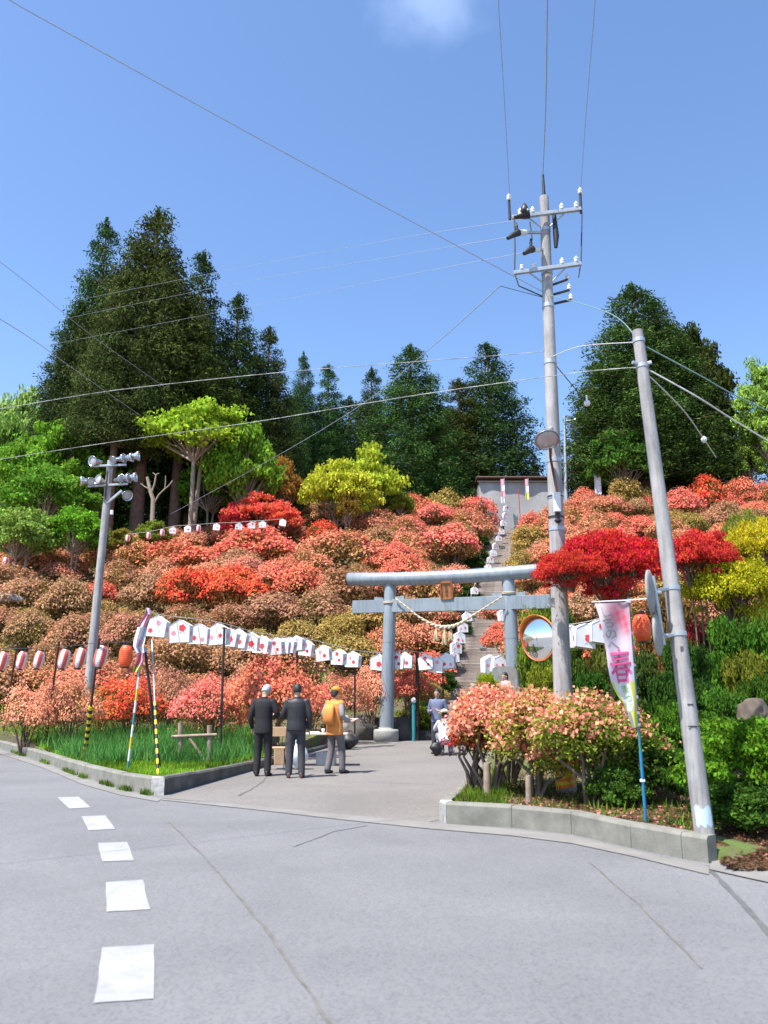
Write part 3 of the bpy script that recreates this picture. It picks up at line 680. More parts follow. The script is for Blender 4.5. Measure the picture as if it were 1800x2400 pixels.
cedar(190, 705, 110, 62, 'broad low cedar forming the left foot of the tall clump', 3, (.05, .075, .022))
cedar(300, 640, 105, 57, 'olive cedar at the front of the tall clump, its reddish trunk bare below', 5, (.07, .10, .026))
cedar(440, 700, 130, 61, 'cedar in front of the clump above the tall green maple', 4, (.066, .10, .026))
cedar(712, 825, 52, 76, 'narrow small cedar, first right of the tall clump', 1, DG)
cedar(770, 856, 70, 78, 'low bushy cedar behind the yellow-green maple', 2, MG)
cedar(871, 860, 62, 80, 'slim pointed cedar left of the taller middle cedar', 0, DG)
cedar(962, 806, 108, 78, 'conical cedar in the middle of the hilltop', 1, MG)
cedar(1075, 888, 84, 85, 'small olive cedar between the two conical ones', 2, (.07, .075, .02))
cedar(1142, 806, 118, 87, 'conical cedar just left of the tall utility pole', 3, DG)
cedar(1030, 950, 110, 90, 'far cedar filling the gap behind the hilltop row', 0, DG)
cedar(820, 930, 110, 92, 'far cedar behind the slim pointed cedar', 1, DG)
cedar(680, 930, 110, 90, 'far cedar behind the orange-leaved tree', 2, DG)
cedar(560, 900, 130, 82, 'far cedar in the shade behind the tall green maple', 3, DG)
cedar(400, 900, 140, 80, 'far cedar in the shade behind the bare pruned tree', 0, DG)
cedar(250, 880, 130, 80, 'far cedar in the shade behind the floodlights', 1, DG)
cedar(1252, 1062, 26, 84, 'tiny distant conifer beside the utility pole over the stall', 2, (.05, .09, .03))
cedar(1400, 850, 90, 78, 'dark spiky conifer at the left edge of the big right tree', 3, (.06, .062, .018))
cedar(1610, 850, 130, 79, 'dark conifer low at the right of the big right tree', 2, (.045, .06, .02))
# broadleaf trees: trunk, forking limbs, layered sprays of leaves
def broad_unit(seed, nclump=60, per=55, leaf=.16, H=6.0, rx=3.4, rz=1.7, zc=.62, layered=.5, stems=2, bare=.35, mat='leaf', aspect=.6, trunk='pale_bark', jv=.6):
    rng = np.random.default_rng(seed); rg = random.Random(seed); C = []; Rr = []; tr = MB().mat(M[trunk]); lm = MB().mat(M[trunk]); zc = H*zc
    for i in range(nclump):
        d = rng.normal(size=3); d /= np.linalg.norm(d); d[2] = abs(d[2])*1.05-.35 if rng.random() < .8 else d[2]
        q = rng.uniform(.55, 1.0)*(1+.12*math.sin(3*math.atan2(d[1], d[0])+seed)); c = np.array([d[0]*rx*q, d[1]*rx*q, zc+d[2]*rz*1.35*q]); s = rng.uniform(.42, .85)*rx/3.4*1.05
        C.append(c); Rr.append((s*1.3, s*1.3, s*(1-layered)))
    C = np.array(C); Rr = np.array(Rr); dd = np.linalg.norm(C[:, None]-C[None], axis=2)+np.eye(len(C))*99; ok = np.sort(dd, axis=1)[:, 2] < 1.45*Rr[:, 0].mean(); C, Rr = C[ok], Rr[ok]
    for sidx in range(stems):
        a0 = sidx*2.4+seed; b0 = Vector((.12*math.cos(a0)*(stems > 1), .12*math.sin(a0)*(stems > 1), -.6)); f = Vector((.45*math.cos(a0), .45*math.sin(a0), H*bare))
        tr.tube([b0, b0.lerp(f, .5)+Vector((rg.uniform(-.1, .1), rg.uniform(-.1, .1), 0)), f], [.15*H/6, .12*H/6, .10*H/6], 7, False)
        mine = [c for j, c in enumerate(C) if j % stems == sidx][::2]
        for c in mine:
            c = Vector(c); md = f.lerp(c, .5)+Vector((rg.uniform(-.3, .3), rg.uniform(-.3, .3), rg.uniform(.0, .4)))
            lm.tube([f-Vector((0, 0, .03)), md, c], [.06*H/6, .035*H/6, .012*H/6], 5, False)
    return tr.mesh('trunk'), lm.mesh('limb'), clumps_leaves('crown', C, Rr, per, leaf, seed, M[mat], aspect, jv, .0, .6, .7), H*bare
BR = {'tall': broad_unit(3, 95, 80, .27, 6.5, 3.2, 1.7, .68, .5, 2, .45), 'round': broad_unit(5, 120, 90, .27, 6, 3.2, 2.3, .55, .3, 2, .25), 'layer': broad_unit(8, 95, 95, .24, 5, 3.4, 1.2, .6, .62, 3, .25), 'big': broad_unit(12, 300, 150, .38, 12, 5.0, 4.4, .55, .35, 1, .3, 'needle', .5, 'bark'),
      'maple': broad_unit(15, 190, 200, .12, 3.0, 2.6, .85, .72, .55, 3, .3, 'leaf', .55, 'bark'), 'shrub': broad_unit(18, 90, 160, .12, 2.0, 1.4, .85, .5, .25, 3, .1, 'leaf', .55, 'bark'), 'feather': broad_unit(22, 130, 100, .34, 9, 3.0, 3.4, .55, .2, 2, .3, 'leaf', .35)}
BASE = {'tall': (6.5*.68, 3.75, 2.6), 'round': (3.3, 3.75, 3.4), 'layer': (3.0, 3.95, 1.9), 'big': (6.6, 6.0, 6.4), 'maple': (2.16, 3.0, 1.15), 'shrub': (1.0, 1.7, 1.25), 'feather': (4.95, 3.6, 4.9)}
def tree(kind, px, cy_, w, h, Y, col, label, name='tree', group=None, cat='tree', zb=None, rot=None):
    """crown centred on a sight line at distance Y; trunk down to the ground there"""
    c = D(px, cy_, Y); zc, hr, vr = BASE[kind]
    z0 = (HZ(c.x, Y) if Y > 26.5 else bedz(c.x, Y)) if zb is None else zb
    s = w*Y/F/2/hr; sz = h*Y/F/2/vr
    root = thing(name, label, cat, (c.x, Y, z0), RG.uniform(0, 6.28) if rot is None else rot, group); t, lm, l_, hb = BR[kind]
    full = name == 'shrub' or kind in ('round', 'feather', 'shrub', 'layer', 'big')
    if full: s *= 1.1; top = c.z+h*Y/F/2; lo = min(c.z-h*Y/F/2, z0+.9*(1 if Y > 30 else .0)); sz = (top-lo)/2/vr*1.05; mid = (top+lo)/2
    else: mid = c.z; sz *= 1.15
    off = (mid-z0)-zc*sz; o = link('trunk', t, root); o.scale = (s, s, max(.15, (off+hb*sz)/hb))
    for nm, me in (('limb', lm), ('crown', l_)):
        o = link(nm, me, root, (0, 0, off)); o.scale = (s, s, sz)
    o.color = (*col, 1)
    return root
G1 = (.17, .34, .035); G2 = (.31, .46, .04); G3 = (.12, .27, .03); YG = (.52, .54, .05); OR = (.36, .18, .045)
tree('round', 60, 935, 210, 170, 74, (.32, .46, .12), 'pale green tree behind the bushy maple at the left frame edge')
tree('round', 145, 1040, 270, 200, 58, G1, 'bright green bushy tree left above the floodlights', rot=1)
tree('round', 40, 1080, 170, 170, 56, G1, 'green bushy tree at the left frame edge')
tree('round', 235, 1100, 130, 170, 60, (.10, .22, .03), 'darker green tree right behind the floodlights')
tree('tall', 460, 1022, 330, 215, 56, G2, 'tall fresh-green maple with two slim bare trunks')
tree('round', 570, 1065, 200, 240, 57, (.21, .38, .04), 'green rounded tree close right of the tall maple')
tree('round', 500, 1120, 170, 150, 60, G3, 'shaded green tree below the tall maple')
tree('layer', 610, 1198, 190, 80, 55, (.80, .15, .09), 'feathery coral-red bush on the upper left slope below the orange tree', 'shrub', None, 'shrub')
tree('layer', 548, 1210, 90, 66, 54, (.40, .03, .035), 'dark crimson bush left against the feathery coral-red one', 'shrub', None, 'shrub')
tree('round', 662, 1112, 112, 140, 60, OR, 'orange-brown leaved tree between the green and the yellow-green maples')
tree('layer', 800, 1125, 200, 100, 60, YG, 'yellow-green maple with layered sprays on the crest')
tree('layer', 855, 1085, 200, 90, 63, (.42, .50, .045), 'yellow-green maple standing higher behind the layered one')
tree('round', 815, 1165, 70, 60, 58, (.26, .17, .03), 'small ochre shrub under the yellow-green maple', 'shrub', None, 'shrub')
tree('round', 935, 1165, 90, 50, 64, (.22, .28, .04), 'low yellowish shrub right of the layered maple', 'shrub', None, 'shrub')
tree('round', 60, 1215, 200, 100, 46, (.24, .36, .07), 'light green shrub at the left frame edge above the azaleas', 'shrub', 'green shrubs on the left slope', 'shrub')
tree('round', 185, 1215, 160, 95, 47, (.16, .36, .03), 'bright green shrub left of the floodlight pole', 'shrub', 'green shrubs on the left slope', 'shrub')
tree('round', 360, 1228, 90, 40, 50, (.20, .26, .04), 'small pale green shrub under the bare pruned tree', 'shrub', 'green shrubs on the left slope', 'shrub')
tree('round', 290, 1248, 90, 40, 48, (.24, .22, .04), 'small olive shrub right of the floodlight pole', 'shrub', 'green shrubs on the left slope', 'shrub')
cedar(1478, 664, 150, 74, 'large dark conifer with a domed top behind the leaning pole', 1, (.055, .10, .024))
cedar(1530, 700, 120, 76, 'second dark conifer close right of the domed one', 3, (.05, .085, .022))
tree('big', 1600, 890, 230, 380, 77, (.05, .066, .018), 'large olive-dark tree with a ragged right edge and sky gaps')
tree('round', 1455, 1065, 190, 170, 70, (.09, .20, .03), 'brighter green low tree in front of the large dark tree')
tree('feather', 1800, 950, 170, 340, 72, (.28, .44, .08), 'pale feathery green tree at the right frame edge')
tree('feather', 1745, 1060, 110, 150, 74, (.28, .42, .08), 'low pale green tree beside the feathery one')
# right side, from the slope down to the kerb
mpl = tree('maple', 1435, 1318, 300, 165, 11.3, (.62, .025, .028), 'deep red maple spreading over the torii end and the central pole', zb=.15)
bough = D(1332, 1332, 10.9)-mpl.location
for nm, me in (('limb', BR['maple'][1]), ('crown', BR['maple'][2])):
    o = link(nm, me, mpl); o.scale = (.22, .16, .26); o.rotation_euler = (0, 0, 2-mpl.rotation_euler.z); v_ = Matrix.Rotation(-mpl.rotation_euler.z, 3, 'Z') @ bough; o.location = v_-Vector((0, 0, 2.16*.26))
o.color = (.60, .05, .032, 1)
tree('maple', 1630, 1305, 220, 120, 17, (.62, .05, .035), 'smaller red maple right of the leaning pole', zb=.15)
tree('maple', 1725, 1372, 270, 140, 17, (.46, .44, .025), 'yellow-green maple right of the leaning pole', zb=.15)
tree('maple', 1775, 1275, 170, 130, 27, (.55, .46, .03), 'golden yellow maple higher up at the right frame edge')
tree('maple', 1740, 1215, 120, 60, 40, (.26, .28, .05), 'olive yellow shrub on the right slope', 'shrub', None, 'shrub')
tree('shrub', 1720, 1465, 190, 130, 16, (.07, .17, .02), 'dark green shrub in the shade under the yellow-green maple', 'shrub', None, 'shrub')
tree('shrub', 1625, 1450, 90, 70, 17.5, (.34, .04, .035), 'small red-leaved shrub beside the leaning pole', 'shrub', None, 'shrub')
tree('shrub', 1600, 1560, 150, 200, 14.5, (.045, .11, .02), 'dark upright evergreen shrub behind the leaning pole', 'shrub', None, 'shrub')
tree('shrub', 1750, 1545, 130, 110, 15, (.20, .22, .03), 'olive-gold shrub at the right frame edge beside the boulder', 'shrub', None, 'shrub')
tree('shrub', 1690, 1640, 130, 110, 12.5, (.08, .19, .025), 'mid-green shrub left of the boulder', 'shrub', None, 'shrub')
tree('shrub', 1740, 1760, 280, 210, 9.4, (.12, .26, .02), 'big bright green shrub right of the leaning pole', 'shrub', None, 'shrub')
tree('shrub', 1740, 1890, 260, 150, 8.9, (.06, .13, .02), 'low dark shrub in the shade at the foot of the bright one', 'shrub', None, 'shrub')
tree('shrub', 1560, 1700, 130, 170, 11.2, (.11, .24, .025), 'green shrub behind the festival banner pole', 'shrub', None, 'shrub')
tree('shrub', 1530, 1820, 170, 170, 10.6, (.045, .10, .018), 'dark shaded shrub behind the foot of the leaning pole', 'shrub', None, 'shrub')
tree('shrub', 1390, 1600, 120, 110, 15.5, (.05, .13, .02), 'dark round shrub just right of the central utility pole', 'shrub', None, 'shrub')
tree('shrub', 1275, 1590, 100, 120, 16.5, (.25, .28, .03), 'yellow-green shrub between the stone stele and the central pole', 'shrub', None, 'shrub')
tree('shrub', 1490, 1560, 150, 140, 16, (.08, .13, .03), 'dull green shrub behind the festival banner', 'shrub', None, 'shrub')
tree('shrub', 1430, 1455, 120, 90, 20, (.15, .17, .035), 'olive shrub under the deep red maple', 'shrub', None, 'shrub')
tree('shrub', 1260, 1430, 110, 90, 24, (.17, .24, .03), 'light green shrub behind the orange traffic mirror', 'shrub', None, 'shrub')
tree('shrub', 1290, 1385, 110, 60, 27, (.08, .17, .02), 'green shrub under the right end of the torii beam', 'shrub', None, 'shrub')
tree('shrub', 1140, 1590, 60, 60, 25, (.30, .40, .02), 'small lime-green shrub left of the stone stele', 'shrub', None, 'shrub')
for i_, (yy, hh_) in enumerate(((32.2, .9), (34.6, 1.0), (37, .95), (39.6, 1.05), (42.4, 1.0), (45.4, 1.1), (48.6, 1.0), (52, 1.1), (55.6, 1.0), (59.4, 1.1), (63.4, 1.0))):
    xx = sx_(yy)-STAIR_W/2-.42; root = thing('shrub', f'dark hedge shrub on the left edge of the stairs, {"first second third fourth fifth sixth seventh eighth ninth tenth eleventh".split()[i_]} from the bottom', 'shrub', (xx, yy, HZ(xx, yy)-.1), i_*1.3, 'hedge shrubs beside the stairs')
    for nm, me in zip(('trunk', 'limb', 'crown'), BR['shrub'][:3]):
        o = link(nm, me, root); o.scale = (.46, .66, .58*hh_)
    o.color = (.035, .085, .016, 1)
tree('shrub', 970, 1690, 90, 90, 31, (.16, .19, .03), 'olive leafy shrub behind the crouching woman', 'shrub', None, 'shrub')
# near azaleas at the right corner, with open crooked stems
def near_azalea(px, base, w, top, code, leafc, label, seed, nb, nl, crown_from=.45, petal=.055):
    p = G(px, base, .2); H = D(px, top, p.y).z-.18; rw = w*p.y/F/2; rng = np.random.default_rng(seed); rg = random.Random(seed); lobes = []
    for i in range(15):
        a = i*2.399; q = math.sqrt((i+.5)/15); s = rng.uniform(.26, .46); zt = .86-(.74-crown_from)*q*q*rng.uniform(.35, 1.1)
        lobes.append((rw*.74*q*math.cos(a), rw*.5*q*math.sin(a), H*zt, rw*s, rw*s*.8, H*.13*rng.uniform(.7, 1.4)))
    root = thing('azalea_bush', label, 'azalea', (p.x, p.y, .18), 0, 'azaleas at the right kerb corner')
    Pl, Nl = lobes_points(rng, lobes, nl, -.8, .8); Pl = Pl+Nl*(rng.random(len(Pl))**2*.16)[:, None]; o = link('crown', leafmesh('crown', Pl, Nl*.6+np.array([0, 0, .4]), .055, seed, M['leaf'], .48, .6, .12), root); o.color = (*leafc, 1)
    Pb, Nb = lobes_points(rng, lobes, nb, -.1, .35); Pb = Pb+Nb*(rng.random(len(Pb))**2*.16)[:, None]; o = link('blossom', leafmesh('blossom', Pb, Nb, petal, seed+1, M['petal'], .8, .55, .2), root); o.color = (*FL[code], 1)
    t = MB().mat(M['bark'])
    for k in range(6):
        a = k*1.05+rg.uniform(-.3, .3); L = Vector(lobes[(k*2+3) % 15][:3]); b0 = Vector((.05*math.cos(a), .05*math.sin(a), -.05)); m1 = b0.lerp(L, .35)+Vector((rg.uniform(-.12, .12), rg.uniform(-.1, .1), .05)); m2 = b0.lerp(L, .7)+Vector((rg.uniform(-.1, .1), rg.uniform(-.1, .1), -.02))
        t.tube([b0, m1, m2, L], [.034, .028, .018, .008], 6, False)
        for q in range(4):
            L2 = Vector(lobes[(k*3+q) % 15][:3]); t.tube([m2, m2.lerp(L2, .5)+Vector((0, rg.uniform(-.1, .1), .05)), L2], [.012, .009, .004], 4, False)
    t.build('trunk', root, off=(0, 0, 0))
near_azalea(1155, 1855, 200, 1620, 'K', (.36, .28, .07), 'pale coral azalea with a crooked trunk at the tip of the right bed', 501, 4600, 4200, .36)
near_azalea(1112, 1850, 100, 1705, 'D', (.2, .06, .04), 'low crimson azalea branch at the tip of the right bed', 502, 900, 300, .6)
near_azalea(1195, 1835, 170, 1622, 'K', (.36, .33, .06), 'coral and olive azalea behind the two wooden props', 506, 2600, 5000, .28)
near_azalea(1255, 1868, 210, 1628, 'K', (.36, .37, .06), 'yellowish azalea with pink blossom in the middle of the right bed', 503, 2600, 6800, .14)
near_azalea(1385, 1885, 260, 1628, 'K', (.27, .35, .05), 'green-leaved azalea with few pink flowers before the banner', 504, 2000, 9600, .10)
near_azalea(1480, 1880, 190, 1690, 'K', (.18, .29, .04), 'leafy azalea with scattered pink flowers around the banner pole', 505, 240, 6000, .12)
tree('shrub', 1450, 1850, 160, 130, 10.3, (.075, .15, .025), 'dark leafy shrub under the banner', 'shrub', None, 'shrub')
tree('shrub', 1330, 1770, 200, 150, 12.3, (.16, .20, .03), 'olive shrub behind the middle azaleas of the right bed', 'shrub', None, 'shrub')
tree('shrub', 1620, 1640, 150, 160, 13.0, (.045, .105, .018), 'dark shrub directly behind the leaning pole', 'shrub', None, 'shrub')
tree('shrub', 1790, 1640, 130, 170, 14.5, (.07, .15, .02), 'green shrub at the right frame edge behind the boulder', 'shrub', None, 'shrub')
tree('shrub', 1660, 1540, 150, 170, 17.5, (.10, .14, .03), 'olive green shrub right of the leaning pole, under the red one', 'shrub', None, 'shrub')
tree('shrub', 1330, 1500, 110, 120, 20, (.10, .16, .025), 'green shrub behind the three white lanterns', 'shrub', None, 'shrub')
tree('shrub', 1800, 1420, 120, 120, 20, (.16, .24, .03), 'light green shrub at the right frame edge under the golden maple', 'shrub', None, 'shrub')
tree('shrub', 1560, 1400, 150, 120, 23, (.20, .12, .04), 'rust-brown shrub between the red maples', 'shrub', None, 'shrub')
tree('round', 20, 1010, 150, 190, 68, (.24, .40, .08), 'light green tree cut by the left frame edge')
tree('round', 120, 1130, 240, 130, 52, (.14, .30, .035), 'green tree below the bushy maple, left of the floodlights')
tree('round', 1800, 1000, 130, 240, 80, (.26, .42, .08), 'tall pale green tree behind the feathery one')
# grass and leaves underfoot
def blades(name, spots, hgt, seed, cols, label, w=.012, mat=None):
    rng = np.random.default_rng(seed); P = np.array(spots); n = len(P); h = hgt*(.5+rng.random(n)); a = rng.random(n)*6.28; ln = rng.normal(size=(n, 2))*.35*h[:, None]
    V = np.empty((n, 3, 3)); V[:, 0] = P+np.stack([np.cos(a)*w, np.sin(a)*w, -.02+0*a], 1); V[:, 1] = P-np.stack([np.cos(a)*w, np.sin(a)*w, .02+0*a], 1); V[:, 2] = P+np.stack([ln[:, 0], ln[:, 1], h], 1)
    me = bpy.data.meshes.new(name); me.vertices.add(n*3); me.vertices.foreach_set('co', V.ravel()); me.loops.add(n*3); me.loops.foreach_set('vertex_index', np.arange(n*3)); me.polygons.add(n); me.polygons.foreach_set('loop_start', np.arange(n)*3)
    me.materials.append(M['grass_blade']); me.update(calc_edges=True); o = link(name, me); o.color = (*cols, 1); tagm(o, label, None, None, 'stuff'); return o
rg = random.Random(8)
def inpoly(x, y, P):
    c = False
    for i in range(len(P)):
        a, b = P[i], P[i-1]
        if (a[1] > y) != (b[1] > y) and x < (b[0]-a[0])*(y-a[1])/(b[1]-a[1])+a[0]: c = not c
    return c
LB = inset(kl, .2)+[(-2.2, 26), (-30, 27)]; RB = inset(kr, .2)+[(9, 8), (14, 9), (14, 20), (4.8, 22)]
pts = []
while len(pts) < 36000:
    px = rg.uniform(-80, 640); py = rg.uniform(1680, 1850); v = G(px, py, .22)
    if inpoly(v.x, v.y, LB): pts.append((v.x, v.y, bedz(v.x, v.y)-.01))
blades('grass', pts, .075, 3, (.20, .36, .03), 'short bright grass of the left bed', .011)
pts = []
while len(pts) < 9000:
    px = rg.choice([rg.gauss(280, 60), rg.gauss(520, 60), rg.gauss(150, 50), rg.gauss(420, 30)]); py = rg.uniform(1700, 1790); v = G(px, py, .22)
    if inpoly(v.x, v.y, LB) and v.y > 14.6: pts.append((v.x, v.y, bedz(v.x, v.y)-.02))
blades('tall_grass', pts, .34, 4, (.10, .26, .06), 'taller dark green leaf clumps in the left bed', .014)
pts = []
while len(pts) < 3800:
    px = rg.uniform(1045, 1660); py = rg.uniform(1800, 1990); v = G(px, py, .22)
    if inpoly(v.x, v.y, RB) and rg.random() < (1.0 if px < 1190 else .12): pts.append((v.x, v.y, bedz(v.x, v.y)-.02))
blades('grass', pts, .10, 5, (.13, .22, .025), 'patchy grass of the right bed')
P = []
RB2 = RB[:-4]+[xy(1672, 2012), xy(1900, 2052), (9, 8), (14, 9), (14, 20), (4.8, 22)]
while len(P) < 7000:
    px = rg.uniform(1060, 1840); py = rg.uniform(1810, 2050); v = G(px, py, .22)
    if inpoly(v.x, v.y, RB2): P.append((v.x, v.y, bedz(v.x, v.y)+.015))
P2 = []
while len(P2) < 1600:
    v = G(rg.uniform(1690, 1830), rg.uniform(1950, 2046)); P2.append((v.x, v.y, bedz(v.x, v.y)+.02))
P += P2
for nm, sl, col, lb in (('fallen_petals', slice(0, 1500), (.62, .22, .20), 'fallen pink petals on the right bed'), ('leaf_litter', slice(1500, 8600), (.12, .07, .04), 'brown leaf litter on the right bed')):
    q = np.array(P[sl]); o = link(nm, leafmesh(nm, q, np.tile([0, 0, 1.], (len(q), 1)), .05, 12, M['leaf'], .7, .35), None); o.color = (*col, 1); tagm(o, lb, None, None, 'stuff')
pts = []
while len(pts) < 84000:
    y = rg.uniform(27.5, 72); x = rg.uniform(-.56*y, .56*y)
    if abs(x-sx_(y)) < 1.5: continue
    if y < 33 and -2.5 < x < 6: continue
    pts.append((x, y, HZ(x, y)))
q = np.array(pts); k = 50000
o = link('ground_cover', leafmesh('ground_cover', q[:k]+np.array([0, 0, .5])*np.random.default_rng(2).random((k, 1)), np.tile([0, 0, 1.], (k, 1)), .17, 15, M['leaf'], .5, .6), None); o.color = (.30, .175, .075, 1); tagm(o, 'brown low ground cover between the azaleas', None, None, 'stuff')
blades('hill_grass', pts[k:], .22, 6, (.115, .19, .025), 'green grass showing between the azaleas on the slope', .035)
# weeds in the gutter of the left kerb
pts = []
for a, b in zip(kl[2:6], kl[3:7]):
    for _ in range(700):
        t = rg.random(); s = math.sin(t*9+a[0]*3)
        if s < .2: continue
        pts.append((a[0]+(b[0]-a[0])*t+rg.gauss(0, .03), a[1]+(b[1]-a[1])*t-.05+rg.gauss(0, .03), .005))
blades('weeds', pts, .07, 7, (.14, .22, .04), 'weeds growing along the foot of the left kerb')
# ------------------------------------------------------------------ torii gate
def text_mesh(txt, size, mat, vertical=False, extrude=.002, align='CENTER', bold=0.0):
    cu = bpy.data.curves.new('txt', 'FONT'); cu.body = '\n'.join(txt) if vertical else txt; cu.size = size; cu.extrude = extrude; cu.align_x = align; cu.align_y = 'CENTER'; cu.space_line = .95
    cu.resolution_u = 3; cu.offset = bold
    o = bpy.data.objects.new('txt', cu); COL.objects.link(o); dg = bpy.context.evaluated_depsgraph_get()
    me = bpy.data.meshes.new_from_object(o.evaluated_get(dg)); bpy.data.objects.remove(o); me.materials.clear(); me.materials.append(mat); return me
pl0 = G(905, 1738); YL = pl0.y; YR = YL-1.7
L0 = Vector((pl0.x, YL, 0)); L1 = D(915, 1362, YL); R1 = D(1190, 1342, YR); R0 = D(1204, 1560, YR); R0 = R0+(R0-R1).normalized()*0; kk = R1.z/(R1.z-R0.z); R0 = R1+(R0-R1)*kk; R0.x = R1.x+.12
torii = thing('torii_gate', 'blue-grey painted torii gate over the drive with a hanging straw rope', 'torii gate', (L0+R0)/2)
ax = (R1-L1).normalized(); axf = Vector((ax.x, ax.y, 0)).normalized(); fr = Vector((axf.y, -axf.x, 0)); upv = Vector((0, 0, 1))
Rt = Matrix((axf, -fr, upv)).transposed()          # local x along the beam, y away from the viewer
rp = 30/F*YL/2
for a, b in ((L0, L1), (R0, R1)):
    mb = MB().mat(M['torii_blue']); d = b-a
    mb.tube([a+d*.03, a+d*.28, a+d*.30, a+d*.60, a+d*.62, a+d*.985, a+d*1.0], [rp*1.08, rp*1.05, rp*1.045, rp*1.0, rp*.995, rp*.93, rp*.80], 20)
    mb.build('pillar', torii)
    s = MB().mat(M['torii_blue'])
    for t in (.29, .61): s.tube([a+d*(t-.004), a+d*(t+.004)], [rp*1.062*(1.0-.06*t), rp*1.062*(1.0-.06*t)], 20)
    s.build('weld_band', torii)
    mb = MB().mat(M['torii_base']); mb.lathe([(rp*1.9, -.1), (rp*1.9, .34), (rp*1.8, .40), (rp*1.12, .42), (rp*1.1, .47)], 24, a); mb.build('footing', torii)
KL, KR = D(818, 1362, YL+.55), D(1312, 1338, YR-.75); kr_ = 31/F*YL/2
mb = MB().mat(M['torii_blue']); rr = []
for i in range(9):
    t = i/8; p = KL.lerp(KR, t); bow = .10*(2*t-1)**2-.03; rr.append((p+upv*bow, upv*kr_*1.02, fr*kr_))
mb.rings(rr, 20); beam = mb.build('top_beam', torii)
for p, sgn in ((KL, -1), (KR, 1)):
    q = p+upv*.07; mb = MB().mat(M['end_grain']); mb.rings([(q+axf*sgn*.002, upv*kr_*1.03, fr*kr_*1.03), (q+axf*sgn*.05, upv*kr_*1.03, fr*kr_*1.03)], 20); mb.build('end_cap', beam, off=torii.location)
NL, NR = D(828, 1423, YL+.5), D(1290, 1410, YR-.65); nh = 30/F*YL
mb = MB().mat(M['torii_blue']); mid = (NL+NR)/2; nd = (NR-NL); Rn = Matrix((nd.normalized(), -fr, nd.normalized().cross(-fr))).transposed()
mb.bbox(mid, (nd.length, .19, nh), .012, Rn); tie = mb.build('tie_beam', torii)
for base, top in ((L0, L1), (R0, R1)):
    tt = [i/200 for i in range(201)]; c = min((base.lerp(top, t) for t in tt), key=lambda p: abs(p.z-(NL.lerp(NR, (p.x-NL.x)/nd.x).z)))
    for sgn in (-1, 1):
        mb = MB().mat(M['torii_blue']); q = c+axf*sgn*(rp+.17)+upv*(nh*.5+.035)
        mb.add([q+axf*x+fr*y*.07+upv*z for x, y, z in ((-.17, -1, -.033), (.17, -1, -.033), (.17, 1, -.033), (-.17, 1, -.033), (-.17, -1, .06 if sgn > 0 else .10), (.17, -1, .10 if sgn > 0 else .06), (.17, 1, .10 if sgn > 0 else .06), (-.17, 1, .06 if sgn > 0 else .10))], [(3, 2, 1, 0), (4, 5, 6, 7), (0, 1, 5, 4), (1, 2, 6, 5), (2, 3, 7, 6), (3, 0, 4, 7)])
        mb.build('wedge', torii)
pc = D(1047, 1384, (YL+YR)/2-.22); pw, ph = 30/F*pc.y, 42/F*pc.y
tilt = Matrix.Rotation(R(9), 3, axf); Rp = tilt @ Rt
mb = MB().mat(M['plaque']); mb.bbox(pc, (pw*.8, .035, ph*.84), .006, Rp); pq = mb.build('name_plaque', torii)
for dx, dz, sx, sz in ((-pw*.45, 0, pw*.14, ph), (pw*.45, 0, pw*.14, ph), (0, ph*.46, pw*.75, ph*.10), (0, -ph*.46, pw*.75, ph*.10)):
    mb = MB().mat(M['plaque_dark'] if dx else M['plaque']); mb.bbox(pc+Rp @ Vector((dx, -.02, dz)), (sx, .06, sz), .006, Rp); mb.build('frame', pq, off=torii.location)
tm = text_mesh('天王神社', ph*.19, M['end_grain'], True); o = link('lettering', tm, pq); o.matrix_basis = Matrix.Translation(pc-torii.location+Rp @ Vector((0, -.024, 0))) @ (Rp @ Matrix.Rotation(R(90), 3, 'X')).to_4x4()
# rope with three straw tassels
a = D(926, 1402, YL-.36); b = D(1178, 1398, YR-.30); pts = []
q0 = [(926, 1402), (950, 1420), (985, 1448), (1022, 1467), (1050, 1470), (1075, 1463), (1100, 1448), (1140, 1422), (1178, 1398)]
for i, (x, y) in enumerate(q0): pts.append(D(x, y, YL-.36+(YR-YL)*i/8))
rope = thing('sacred_rope', 'twisted straw rope sagging between the torii pillars with three tassels', 'straw rope', (pts[4].x, pts[4].y, pts[4].z))
def resample(P, n):
    P = [Vector(p) for p in P]; out_ = []
    L = [0]
    for u, v in zip(P, P[1:]): L.append(L[-1]+(v-u).length)
    for i in range(n):
        s = L[-1]*i/(n-1); j = max(k for k in range(len(L)) if L[k] <= s+1e-9); j = min(j, len(P)-2); t = (s-L[j])/(L[j+1]-L[j])
        p0, p1, p2, p3 = P[max(j-1, 0)], P[j], P[j+1], P[min(j+2, len(P)-1)]
        out_.append(.5*((2*p1)+(p2-p0)*t+(2*p0-5*p1+4*p2-p3)*t*t+(3*p1-p0-3*p2+p3)*t**3))
    return out_
rs = resample(pts, 150); mb = MB().mat(M['rope'])
for ph_ in (0, math.pi):
    st = []
    rad = []
    for i, p in enumerate(rs):
        mid_ = 1-abs(i/149*2-1); r_ = .018+.03*max(0, mid_-.35)/.65
        an = i*.55+ph_; st.append(p+fr*math.cos(an)*r_*.8+upv*math.sin(an)*r_*.8); rad.append(r_)
    mb.tube(st, rad, 6)
mb.build('rope', rope)
for q in ((L1, L0), (R1, R0)):
    c = q[0].lerp(q[1], .145 if q[0] is L1 else .13); mb = MB().mat(M['rope'])
    for k in range(2): mb.tube([c+(axf*math.cos(t)+fr*math.sin(t))*(rp+.012)+upv*(.04*k) for t in [i*math.pi/10 for i in range(21)]], .018, 5, False)
    mb.build('knot_loop', rope)
